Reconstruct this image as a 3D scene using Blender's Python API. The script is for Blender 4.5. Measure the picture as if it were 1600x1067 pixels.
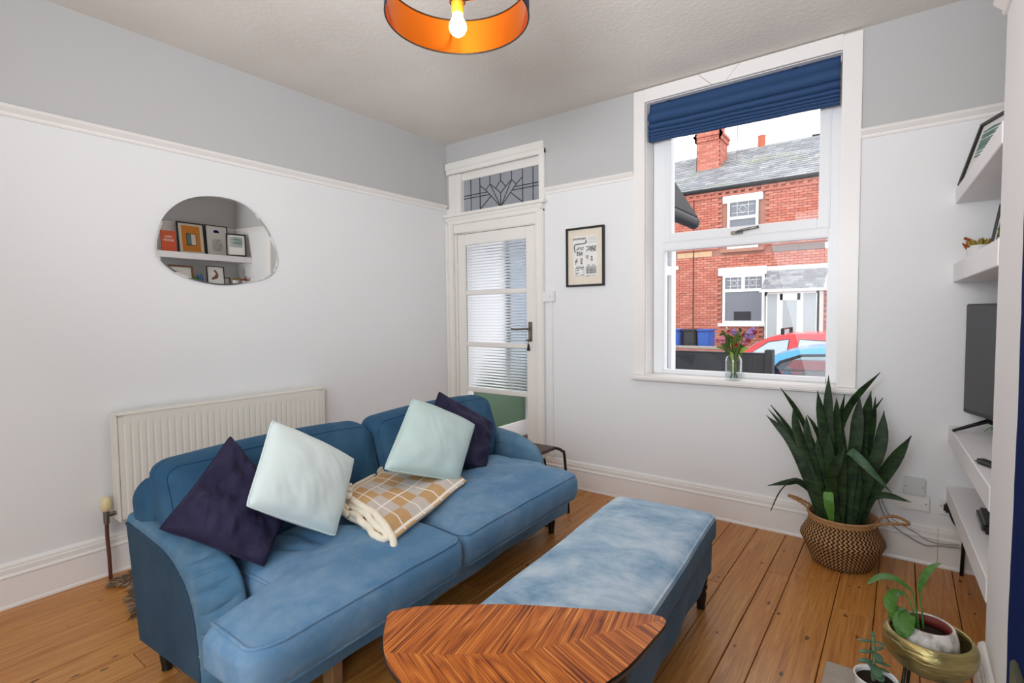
import bpy, bmesh, math, random
from mathutils import Vector, Matrix, noise
for o in list(bpy.data.objects): bpy.data.objects.remove(o)
sc = bpy.context.scene
COL = sc.collection
PI = math.pi
# ------------------------------------------------------------------ camera, sky, lights, exposure
cam_d = bpy.data.cameras.new('camera'); cam = bpy.data.objects.new('camera', cam_d); COL.objects.link(cam)
cam_d.sensor_fit = 'HORIZONTAL'; cam_d.sensor_width = 36; cam_d.lens = 815.04*36/1600; cam_d.clip_start = .05; cam_d.clip_end = 300
r_, u_, f_ = Vector((.80021, .59962, -.01066)), Vector((-.02130, .04618, .99871)), Vector((-.59934, .79895, -.04972))
cam.matrix_world = Matrix(((r_.x, u_.x, -f_.x, 3.16209), (r_.y, u_.y, -f_.y, -3.30769), (r_.z, u_.z, -f_.z, 1.2716), (0, 0, 0, 1)))
sc.camera = cam
W = bpy.data.worlds.new('overcast_sky'); sc.world = W; W.use_nodes = True
bg = W.node_tree.nodes['Background']; bg.inputs[0].default_value = (.93, .96, 1, 1); bg.inputs[1].default_value = 2.45
def area(name, loc, target, sx, sy, power, color=(1, 1, 1)):
    l = bpy.data.lights.new(name, 'AREA'); l.shape = 'RECTANGLE'; l.size = sx; l.size_y = sy; l.energy = power; l.color = color
    o = bpy.data.objects.new(name, l); COL.objects.link(o); o.location = loc
    o.rotation_euler = (Vector(target)-Vector(loc)).to_track_quat('-Z', 'Y').to_euler(); return o
# added fill light behind the camera; the rear wall has no opening
area('rear_fill_light', (2.5, -4.55, 1.45), (1.5, 0, 1.2), 2.4, 2.4, 66, (.83, .935, 1.02))
area('bounced_flash', (2.8, -3.6, 1.7), (1.9, -1.7, 2.73), .5, .5, 34, (.93, .955, 1)).data.spread = math.radians(115)
area('porch_fill_light', (.75, 1.34, 1.2), (.75, 0, 1.1), 1.3, 1.5, 16, (.93, .96, 1))  # added lamp that brightens the porch behind the door panes
sc.view_settings.view_transform = 'Standard'; sc.view_settings.look = 'None'
sc.view_settings.gamma = 1; sc.view_settings.use_curve_mapping = False; sc.view_settings.exposure = 0.0
sc.cycles.max_bounces = 8; sc.cycles.diffuse_bounces = 5; sc.cycles.transparent_max_bounces = 16
sc.cycles.use_denoising = True; sc.cycles.sample_clamp_indirect = 6

# ------------------------------------------------------------------ materials
def lin(c):
    return tuple(((v/255)/12.92 if v/255 <= .04045 else (((v/255)+.055)/1.055)**2.4) for v in c)
class N:
    def __init__(s, name):
        s.m = bpy.data.materials.new(name); s.m.use_nodes = True; s.t = s.m.node_tree; s.b = s.t.nodes['Principled BSDF']
        s.out = s.t.nodes['Material Output']
    def n(s, typ, **k):
        x = s.t.nodes.new(typ)
        for a, v in k.items():
            if a.startswith('i_'):
                x.inputs[int(a[2:]) if a[2:].isdigit() else a[2:].replace('_', ' ')].default_value = v
            else: setattr(x, a, v)
        return x
    def l(s, a, b): s.t.links.new(a, b)
    def coord(s, kind='Object', scale=(1, 1, 1), rot=(0, 0, 0)):
        c = s.n('ShaderNodeTexCoord'); mp = s.n('ShaderNodeMapping'); mp.inputs['Scale'].default_value = scale; mp.inputs['Rotation'].default_value = rot
        s.l(c.outputs[kind], mp.inputs[0]); return mp.outputs[0]
    def noise(s, vec, scale=5, detail=3, rough=.5, dist=0):
        x = s.n('ShaderNodeTexNoise'); x.inputs['Scale'].default_value = scale; x.inputs['Detail'].default_value = detail
        x.inputs['Roughness'].default_value = rough; x.inputs['Distortion'].default_value = dist
        if vec is not None: s.l(vec, x.inputs['Vector'])
        return x.outputs['Fac']
    def ramp(s, fac, stops):
        x = s.n('ShaderNodeValToRGB'); e = x.color_ramp.elements
        while len(e) < len(stops): e.new(.5)
        for i, (p, c) in enumerate(stops):
            e[i].position = p; e[i].color = (*c, 1) if len(c) == 3 else c
        s.l(fac, x.inputs[0]); return x.outputs[0]
    def mix(s, fac, a, b, mode='MIX'):
        x = s.n('ShaderNodeMix', data_type='RGBA', blend_type=mode)
        for sock, v in ((x.inputs[0], fac), (x.inputs[6], a), (x.inputs[7], b)):
            if hasattr(v, 'is_linked'): s.l(v, sock)
            elif isinstance(v, (int, float)): sock.default_value = v
            else: sock.default_value = (*v[:3], 1)
        return x.outputs[2]
    def math(s, op, a, b=0., c=0.):
        x = s.n('ShaderNodeMath', operation=op)
        for i, v in enumerate((a, b, c)):
            if hasattr(v, 'is_linked'): s.l(v, x.inputs[i])
            else: x.inputs[i].default_value = v
        return x.outputs[0]
    def bump(s, h, strength=.3, dist=.01):
        x = s.n('ShaderNodeBump'); x.inputs['Strength'].default_value = strength; x.inputs['Distance'].default_value = dist
        s.l(h, x.inputs['Height']); s.l(x.outputs[0], s.b.inputs['Normal']); return x
    def base(s, v):
        if hasattr(v, 'is_linked'): s.l(v, s.b.inputs['Base Color'])
        else: s.b.inputs['Base Color'].default_value = (*v[:3], 1)
    def set(s, rough=.5, metal=0, spec=.5):
        s.b.inputs['Roughness'].default_value = rough; s.b.inputs['Metallic'].default_value = metal; s.b.inputs['Specular IOR Level'].default_value = spec
def simple(name, rgb, rough=.5, metal=0, spec=.5, var=.06, scale=12, bump=0):
    s = N(name); c = lin(rgb); s.set(rough, metal, spec)
    f = s.noise(s.coord(), scale, 3)
    s.base(s.mix(f, tuple(min(1, v*(1-var)) for v in c), tuple(min(1, v*(1+var)) for v in c)))
    if bump: s.bump(s.noise(s.coord(), scale*8, 2), bump, .003)
    return s.m
RAIL = 2.2086
def wall_mat(name, low=(229, 229, 229), high=(188, 187, 186)):
    s = N(name); s.set(.62, 0, .25)
    co = s.n('ShaderNodeTexCoord'); sep = s.n('ShaderNodeSeparateXYZ'); s.l(co.outputs['Object'], sep.inputs[0])
    hi = s.math('GREATER_THAN', sep.outputs[2], RAIL-.02)
    f = s.noise(s.coord(scale=(1, 1, .6)), 1.6, 4)
    c = s.mix(hi, lin(low), lin(high)); c = s.mix(s.math('MULTIPLY', f, .06), c, lin((190, 184, 176))); s.base(c)
    b1 = s.noise(s.coord(scale=(1, 1, .15)), 130, 2); b2 = s.noise(s.coord(), 9, 3)
    s.bump(s.math('ADD', s.math('MULTIPLY', b1, .25), b2), .09, .005); return s.m
M = {}
M['wall'] = wall_mat('wall_paint')
M['white_wall'] = wall_mat('white_wall_paint', (236, 235, 236), (236, 235, 236))
s = N('ceiling_paper'); s.set(.8, 0, .1)
f = s.noise(s.coord(), 1.3, 5); s.base(s.ramp(f, [(.3, lin((218, 212, 205))), (.7, lin((228, 223, 216)))]))
v = s.n('ShaderNodeTexVoronoi'); v.inputs['Scale'].default_value = 38; s.l(s.coord(), v.inputs['Vector'])
s.bump(s.math('ADD', v.outputs['Distance'], s.noise(s.coord(), 60, 3)), .2, .004); M['ceiling'] = s.m
M['gloss'] = simple('white_gloss_paint', (234, 230, 226), .35, 0, .45, .03, 4)
M['gloss_cream'] = simple('cream_gloss_paint', (232, 228, 222), .4, 0, .4, .03, 4)
M['upvc'] = simple('white_plastic_frame', (232, 233, 235), .35, 0, .4, .02, 3)
M['shelf'] = simple('white_shelf_paint', (236, 235, 236), .45, 0, .4, .03, 3)
M['rad'] = simple('radiator_enamel', (226, 222, 212), .4, 0, .4, .02, 3)
M['gap'] = simple('dark_gap', (38, 25, 16), .9)
# floor boards
s = N('waxed_pine_board')
oi = s.n('ShaderNodeObjectInfo'); rnd = oi.outputs['Random']
co = s.n('ShaderNodeTexCoord'); add = s.n('ShaderNodeVectorMath', operation='ADD'); s.l(co.outputs['Object'], add.inputs[0])
cm = s.n('ShaderNodeCombineXYZ'); s.l(s.math('MULTIPLY', rnd, 37.), cm.inputs[0]); s.l(s.math('MULTIPLY', rnd, 91.), cm.inputs[1]); s.l(cm.outputs[0], add.inputs[1])
mp = s.n('ShaderNodeMapping'); mp.inputs['Scale'].default_value = (26, 1.1, 1); s.l(add.outputs[0], mp.inputs[0])
g = s.noise(mp.outputs[0], 1.9, 7, .68, 1.2)
mp2 = s.n('ShaderNodeMapping'); mp2.inputs['Scale'].default_value = (2.2, .5, 1); s.l(add.outputs[0], mp2.inputs[0])
g2 = s.noise(mp2.outputs[0], 1.4, 4)
c = s.ramp(g, [(.28, lin((130, 80, 34))), (.48, lin((196, 132, 62))), (.72, lin((228, 172, 98)))])
c = s.mix(s.math('MULTIPLY', g2, .5), c, lin((168, 104, 48)))
c = s.mix(s.math('MULTIPLY', rnd, .3), c, lin((164, 98, 46)))
# dents, knots and old nail marks
vo = s.n('ShaderNodeTexVoronoi'); vo.inputs['Scale'].default_value = 1.0
mp3 = s.n('ShaderNodeMapping'); mp3.inputs['Scale'].default_value = (15, 7, 1); s.l(add.outputs[0], mp3.inputs[0]); s.l(mp3.outputs[0], vo.inputs['Vector'])
spot = s.math('LESS_THAN', vo.outputs['Distance'], s.math('MULTIPLY', s.noise(mp3.outputs[0], 2.3, 2), .2))
c = s.mix(s.math('MULTIPLY', spot, .75), c, lin((58, 34, 20))); s.base(c)
s.set(.36, 0, .45); s.l(s.math('ADD', s.math('MULTIPLY', g2, .25), .22), s.b.inputs['Roughness'])
s.bump(g, .12, .004); M['board'] = s.m
# velvets
def velvet(name, c1, c2, worn, amount=.5, sheen=.5, scale=1.0):
    s = N(name); s.set(.85, 0, .15)
    a = s.noise(s.coord(), 2.2*scale, 6, .62, .5); b = s.noise(s.coord('Object', (1.6, 1, 1)), 7*scale, 5, .62, .5); d = s.noise(s.coord(), 260, 2)
    c = s.mix(s.ramp(a, [(.3, (0, 0, 0)), (.7, (1, 1, 1))]), lin(c1), lin(c2))
    w = s.math('MULTIPLY', s.ramp(s.math('MULTIPLY', a, b), [(.2, (0, 0, 0)), (.42, (1, 1, 1))]), amount)
    c = s.mix(w, c, lin(worn)); c = s.mix(s.math('MULTIPLY', d, .12), c, lin(c2)); s.base(c)
    s.b.inputs['Sheen Weight'].default_value = sheen; s.b.inputs['Sheen Roughness'].default_value = .45
    s.b.inputs['Sheen Tint'].default_value = (*lin(worn), 1)
    s.bump(s.math('ADD', s.math('MULTIPLY', b, 1.0), s.math('MULTIPLY', d, .10)), .28, .012); return s.m
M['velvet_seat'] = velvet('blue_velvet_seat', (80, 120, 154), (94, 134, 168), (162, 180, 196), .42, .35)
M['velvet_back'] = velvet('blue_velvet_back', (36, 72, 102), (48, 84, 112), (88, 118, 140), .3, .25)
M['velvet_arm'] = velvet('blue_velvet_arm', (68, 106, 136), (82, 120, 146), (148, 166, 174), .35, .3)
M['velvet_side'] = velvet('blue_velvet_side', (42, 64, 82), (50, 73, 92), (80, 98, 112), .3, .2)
M['velvet_bench'] = velvet('faded_blue_velvet', (92, 124, 152), (118, 146, 168), (178, 192, 202), .85, .35, .9)
s = N('brushed_bench_velvet'); s.set(.85, 0, .15)
a = s.noise(s.coord('Object', (1, 1.3, 1)), 3.6, 7, .68, .4); b = s.noise(s.coord('Object', (2.5, 9, 1), (0, 0, .35)), 2.6, 6, .65, .4); d = s.noise(s.coord(), 260, 2)
f = s.math('ADD', s.math('MULTIPLY', a, .8), s.math('MULTIPLY', b, .22))
c = s.ramp(f, [(.34, lin((104, 142, 172))), (.46, lin((150, 178, 202))), (.58, lin((188, 206, 220))), (.70, lin((216, 226, 232)))])
s.base(s.mix(s.math('MULTIPLY', d, .12), c, lin((90, 122, 150)))); s.b.inputs['Sheen Weight'].default_value = .3; s.b.inputs['Sheen Tint'].default_value = (*lin((190, 204, 212)), 1)
s.bump(s.math('ADD', b, s.math('MULTIPLY', d, .1)), .25, .012); M['velvet_bench'] = s.m
M['velvet_bench_shade'] = velvet('bench_shade_velvet', (72, 94, 114), (84, 106, 126), (116, 134, 148), .4, .3)  # darker copy of the bench velvet: shading of side faces put into colour
M['navy'] = velvet('navy_velvet', (34, 32, 54), (44, 40, 64), (78, 72, 100), .35, .3, 1.4)
s = N('mint_cotton'); s.set(.85, 0, .2); b = s.noise(s.coord(), 7, 4); d = s.noise(s.coord(), 300, 2)
s.base(s.mix(b, lin((182, 202, 199)), lin((194, 213, 210)))); s.bump(s.math('ADD', b, s.math('MULTIPLY', d, .06)), .3, .012); M['mint'] = s.m
s = N('pale_mint_cotton'); s.set(.85, 0, .2); b = s.noise(s.coord(), 7, 4)
s.base(s.mix(b, lin((208, 220, 219)), lin((219, 231, 229)))); s.bump(b, .3, .012); M['pale_mint'] = s.m
M['black_wood'] = simple('black_lacquered_wood', (22, 20, 20), .3)
M['black_metal'] = simple('black_metal', (30, 29, 29), .4, .3)
M['steel'] = simple('brushed_steel', (128, 124, 118), .35, .9)
M['brass'] = simple('brushed_brass', (165, 150, 95), .32, .9, .5, .2, 20)
M['lead'] = simple('lead_came', (52, 54, 56), .5, .3)
# coffee table veneer
def veneer(name, ang):
    s = N(name); s.set(.28, 0, .35)
    vec = s.coord('Object', (1, 1, 1), (0, 0, -math.radians(ang)))
    m1 = s.n('ShaderNodeMapping'); m1.inputs['Scale'].default_value = (.9, 95, 1); s.l(vec, m1.inputs[0])
    m2 = s.n('ShaderNodeMapping'); m2.inputs['Scale'].default_value = (1.5, 10, 1); s.l(vec, m2.inputs[0])
    g1 = s.noise(m1.outputs[0], 2.0, 4, .65, .15); g2 = s.noise(m2.outputs[0], 1.2, 2, .45, .7)
    w = s.math('FRACT', s.math('MULTIPLY', g2, 9.0)); w = s.math('ABSOLUTE', s.math('SUBTRACT', w, .5))
    f = s.math('ADD', s.math('MULTIPLY', g1, .95), s.math('MULTIPLY', w, .22))
    s.base(s.ramp(f, [(.38, lin((86, 32, 6))), (.48, lin((158, 78, 18))), (.60, lin((196, 108, 34))), (.72, lin((234, 156, 74)))]))
    s.bump(g1, .05, .002); return s.m
M['veneer_a'] = veneer('rosewood_veneer_upper', 103); M['veneer_b'] = veneer('rosewood_veneer_lower', -21)
# glass
def glass_mat(name, tint=(1, 1, 1), refl=.08, rough=0.0, opac=0.0, col=(200, 205, 210)):
    s = N(name); s.t.nodes.remove(s.b)
    tr = s.n('ShaderNodeBsdfTransparent'); tr.inputs[0].default_value = (*tint, 1)
    gl = s.n('ShaderNodeBsdfGlossy'); gl.inputs['Roughness'].default_value = rough
    lw = s.n('ShaderNodeLayerWeight'); lw.inputs[0].default_value = .15
    fac = s.math('ADD', s.math('MULTIPLY', lw.outputs['Fresnel'], .35 if refl < .2 else .8), refl*.3)
    mx = s.n('ShaderNodeMixShader'); s.l(fac, mx.inputs[0]); s.l(tr.outputs[0], mx.inputs[1]); s.l(gl.outputs[0], mx.inputs[2]); last = mx
    if opac:
        df = s.n('ShaderNodeBsdfTranslucent'); df.inputs[0].default_value = (*lin(col), 1)
        d2 = s.n('ShaderNodeBsdfDiffuse'); d2.inputs[0].default_value = (*lin(col), 1)
        ad = s.n('ShaderNodeMixShader'); ad.inputs[0].default_value = .45; s.l(df.outputs[0], ad.inputs[1]); s.l(d2.outputs[0], ad.inputs[2])
        m2 = s.n('ShaderNodeMixShader'); m2.inputs[0].default_value = opac; s.l(mx.outputs[0], m2.inputs[1]); s.l(ad.outputs[0], m2.inputs[2]); last = m2
    s.l(last.outputs[0], s.out.inputs[0]); return s.m
M['glass'] = glass_mat('window_glass')
M['leaded'] = glass_mat('obscured_leaded_glass', (.85, .88, .9), .05, .2, .7, (196, 200, 204))
s = N('reeded_glass'); s.base((.93, .95, .96)); s.set(.04, 0, .5); s.b.inputs['Transmission Weight'].default_value = 1; s.b.inputs['IOR'].default_value = 1.45
M['reeded'] = s.m
s = N('clear_glass'); s.base((.97, .98, .98)); s.set(.02, 0, .5); s.b.inputs['Transmission Weight'].default_value = 1; s.b.inputs['IOR'].default_value = 1.3
M['vase_glass'] = glass_mat('vase_glass', (.97, .98, .98), .16)
M['water'] = glass_mat('vase_water', (.96, .98, .97), .15)
s = N('mirror_silver'); s.base((.86, .86, .84)); s.set(.0, 1, .5); M['mirror'] = s.m
M['print_black'] = simple('black_print_ink', (28, 28, 30), .7)
M['black_frame'] = simple('black_frame_wood', (30, 29, 28), .4)
M['paper'] = simple('white_paper', (232, 230, 226), .7)
M['mat_cream'] = simple('cream_mount_board', (230, 218, 200), .8)
M['black_plastic'] = simple('black_plastic', (24, 24, 26), .3)
M['tv_screen'] = simple('grey_tv_screen', (62, 62, 66), .22, 0, .5, .02)
M['plastic_white'] = simple('white_switch_plastic', (228, 227, 226), .35)
M['plastic_grey'] = simple('grey_box_plastic', (208, 206, 206), .4)
M['brown_pipe'] = simple('brown_painted_pipe', (92, 52, 40), .5)
M['cream_plastic'] = simple('yellowed_plastic', (222, 208, 160), .4)
M['cable'] = simple('grey_cable', (150, 146, 142), .5)
# wall colours and house
M['blue_wall'] = simple('navy_wall_paint', (20, 38, 88), .9, 0, .05, .04)
M['green'] = simple('green_wall_paint', (76, 104, 78), .5)
M['blind'] = simple('navy_blind_fabric', (50, 76, 114), .8, 0, .2, .08, 40, .1)
s = N('copper_shade_lining'); s.base(lin((250, 128, 34))); s.set(.18, 1, .5); M['copper'] = s.m
M['shade_out'] = simple('navy_lampshade_fabric', (52, 56, 96), .8)
s = N('lit_bulb'); s.b.inputs['Emission Color'].default_value = (1, .58, .14, 1); s.b.inputs['Emission Strength'].default_value = 150; s.base((1, .8, .5)); M['bulb'] = s.m
M['bulb_holder'] = simple('amber_lit_lampholder', (226, 150, 40), .4)
# basket
s = N('seagrass_weave'); s.set(.7, 0, .3)
uv = s.n('ShaderNodeTexCoord'); sp = s.n('ShaderNodeSeparateXYZ'); s.l(uv.outputs['UV'], sp.inputs[0])
tri = s.math('PINGPONG', s.math('MULTIPLY', sp.outputs[1], 14.), .5)
st = s.math('FRACT', s.math('ADD', s.math('MULTIPLY', sp.outputs[0], 54.), s.math('MULTIPLY', tri, 1.3)))
dark = s.math('GREATER_THAN', st, .5)
rowv = s.math('PINGPONG', s.math('MULTIPLY', sp.outputs[1], 28.), .5)
rim = s.math('GREATER_THAN', sp.outputs[1], .9); base_ = s.math('LESS_THAN', sp.outputs[1], .05)
nz = s.noise(s.coord(), 40, 3)
c = s.mix(nz, lin((172, 126, 78)), lin((196, 152, 102))); c = s.mix(dark, c, lin((42, 25, 17)))
c = s.mix(rim, c, lin((176, 132, 84))); c = s.mix(base_, c, lin((48, 30, 22))); s.base(c)
s.bump(s.math('ADD', s.math('ABSOLUTE', s.math('SUBTRACT', s.math('FRACT', s.math('MULTIPLY', st, 2.)), .5)), rowv), .6, .006); M['weave'] = s.m
M['rope'] = simple('jute_rope', (168, 128, 88), .9, 0, .2, .2, 60, .3)
M['soil'] = simple('potting_soil', (46, 32, 27), .95, 0, .2, .5, 80, .8)
def leaf_mat(name, c1, c2, rough=.4):
    s = N(name); s.set(rough, 0, .25); co = s.coord('Object', (1, 1, 1)); a = s.noise(co, 16, 5, .65, .6); b = s.noise(s.coord('Object', (1, 1, 5)), 16, 2)
    s.base(s.mix(s.ramp(s.math('MULTIPLY', a, s.math('ADD', b, .5)), [(.3, (0, 0, 0)), (.7, (1, 1, 1))]), lin(c1), lin(c2))); return s.m
M['snake'] = leaf_mat('snake_plant_leaf', (14, 27, 14), (44, 68, 32), .5)
M['snake_light'] = leaf_mat('pale_snake_plant_leaf', (44, 74, 50), (74, 104, 76))
M['snake_bright'] = leaf_mat('bright_cut_leaf', (78, 124, 50), (104, 150, 70))
M['lily'] = leaf_mat('fresh_green_leaf', (56, 100, 40), (92, 134, 58))
M['jade'] = leaf_mat('jade_leaf', (66, 96, 74), (92, 122, 96), .3)
s = N('mottled_concrete_pot'); s.set(.8, 0, .2); a = s.noise(s.coord(), 22, 4); s.base(s.ramp(a, [(.36, lin((160, 152, 146))), (.5, lin((216, 210, 204)))])); s.bump(a, .2, .004); M['concrete'] = s.m
s = N('hammered_brass_bowl'); s.set(.34, .9, .5); a = s.noise(s.coord('Object', (6, 6, 30)), 3, 3); s.base(s.mix(a, lin((142, 126, 78)), lin((198, 182, 126)))); s.bump(a, .5, .012); M['gold'] = s.m
M['red_inner'] = simple('terracotta_inner_rim', (120, 44, 36), .6)
M['white_pot'] = simple('white_glazed_pot', (236, 234, 232), .3)
M['cactus'] = simple('rust_cactus', (150, 76, 40), .8, 0, .2, .3, 60)
M['cactus2'] = simple('olive_cactus', (150, 128, 60), .8, 0, .2, .3, 60)
M['hearth'] = simple('grey_stone_hearth', (172, 160, 148), .8, 0, .2, .15, 20, .2)
M['slate_tile'] = simple('olive_fire_tile', (86, 88, 70), .4, 0, .4, .3, 30)
M['orange_card'] = simple('orange_card', (222, 96, 56), .6)
M['amber_card'] = simple('amber_print', (214, 132, 42), .6)
M['wood_frame'] = simple('brown_wood_frame', (126, 84, 54), .5)
M['blue_jar'] = simple('blue_glazed_jar', (52, 92, 140), .25)
M['teal_ink'] = simple('teal_ink', (96, 130, 124), .7)
M['fur'] = simple('grey_brown_fur', (120, 96, 74), .9, 0, .1, .4, 60)
M['fur2'] = simple('pale_fur', (168, 148, 126), .9, 0, .1, .2, 60)
M['sherpa'] = simple('cream_fleece_edge', (240, 228, 208), .95, 0, .1, .08, 90, .4)
# plaid : UV based check
s = N('plaid_fleece'); s.set(.9, 0, .15); uv = s.n('ShaderNodeTexCoord'); sp = s.n('ShaderNodeSeparateXYZ'); s.l(uv.outputs['UV'], sp.inputs[0])
U = s.math('MULTIPLY', sp.outputs[0], 2.6); V = s.math('MULTIPLY', sp.outputs[1], 4.2)
cu = s.math('GREATER_THAN', s.math('FRACT', s.math('MULTIPLY', U, .5)), .5); cv = s.math('GREATER_THAN', s.math('FRACT', s.math('MULTIPLY', V, .5)), .5)
both = s.math('ABSOLUTE', s.math('SUBTRACT', cu, cv))
c = s.mix(both, lin((204, 164, 118)), lin((208, 197, 188)))
lu = s.math('LESS_THAN', s.math('ABSOLUTE', s.math('SUBTRACT', s.math('FRACT', U), .5)), .028); lv = s.math('LESS_THAN', s.math('ABSOLUTE', s.math('SUBTRACT', s.math('FRACT', V), .5)), .028)
c = s.mix(s.math('MAXIMUM', lu, lv), c, lin((246, 238, 226))); s.base(c); s.bump(s.noise(s.coord(), 200, 2), .3, .004); M['plaid'] = s.m
# outdoors
s = N('red_brick'); s.set(.85, 0, .2); ge = s.n('ShaderNodeNewGeometry'); rn = ge.outputs['Random Per Island']
c = s.ramp(rn, [(0, lin((188, 110, 92))), (.5, lin((204, 126, 106))), (.85, lin((212, 142, 122))), (1, lin((168, 102, 90)))])
s.base(s.mix(s.math('MULTIPLY', s.noise(s.coord(), 1.2, 4), .35), c, lin((190, 120, 108)))); M['brick'] = s.m
M['mortar'] = simple('brick_mortar', (176, 128, 112), .9)
s = N('roof_slate'); s.set(.6, 0, .3); ge = s.n('ShaderNodeNewGeometry'); rn = ge.outputs['Random Per Island']
c = s.ramp(rn, [(0, lin((128, 130, 134))), (.6, lin((148, 150, 154))), (1, lin((168, 169, 170)))])
s.base(s.mix(s.ramp(s.noise(s.coord(), .8, 4), [(.55, (0, 0, 0)), (.75, (.5, .5, .5))]), c, lin((150, 156, 120)))); M['slate'] = s.m
M['stone_white'] = simple('white_painted_stone', (244, 243, 240), .6)
M['stone_buff'] = simple('buff_stone_band', (206, 172, 136), .8, 0, .2, .25, 4)
M['stone_dark'] = simple('dark_stone_band', (128, 112, 108), .8)
M['win_dark'] = simple('dark_far_window', (120, 124, 132), .35, 0, .5)
M['net'] = simple('pale_net_curtain_glass', (172, 178, 180), .2)
M['gutter'] = simple('black_gutter', (24, 26, 30), .5, 0, .25)
M['tarmac'] = simple('grey_tarmac', (120, 120, 122), .9)
M['pave'] = simple('pale_paving', (168, 164, 160), .9)
M['car_red'] = simple('red_car_paint', (214, 42, 48), .15, 0, .6, .02)
M['car_blue'] = simple('light_blue_car_paint', (72, 158, 208), .15, 0, .6, .02)
M['car_glass'] = glass_mat('car_glass', (.62, .68, .70), .3, 0, .55, (206, 216, 220))
M['car_tint'] = glass_mat('tinted_car_glass', (.80, .85, .86), .16)
M['car_pane'] = simple('pale_car_glass', (176, 190, 196), .12, 0, .7)
M['tyre'] = simple('black_tyre', (26, 26, 27), .8)
M['bin_blue'] = simple('blue_bin_plastic', (46, 92, 176), .5)
M['bin_black'] = simple('black_bin_plastic', (44, 46, 50), .5)
M['fence_black'] = simple('black_painted_wall', (40, 42, 47), .7)
M['coping'] = simple('stone_coping', (158, 150, 142), .8)
M['terracotta'] = simple('terracotta_pot', (200, 106, 78), .8)

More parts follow.
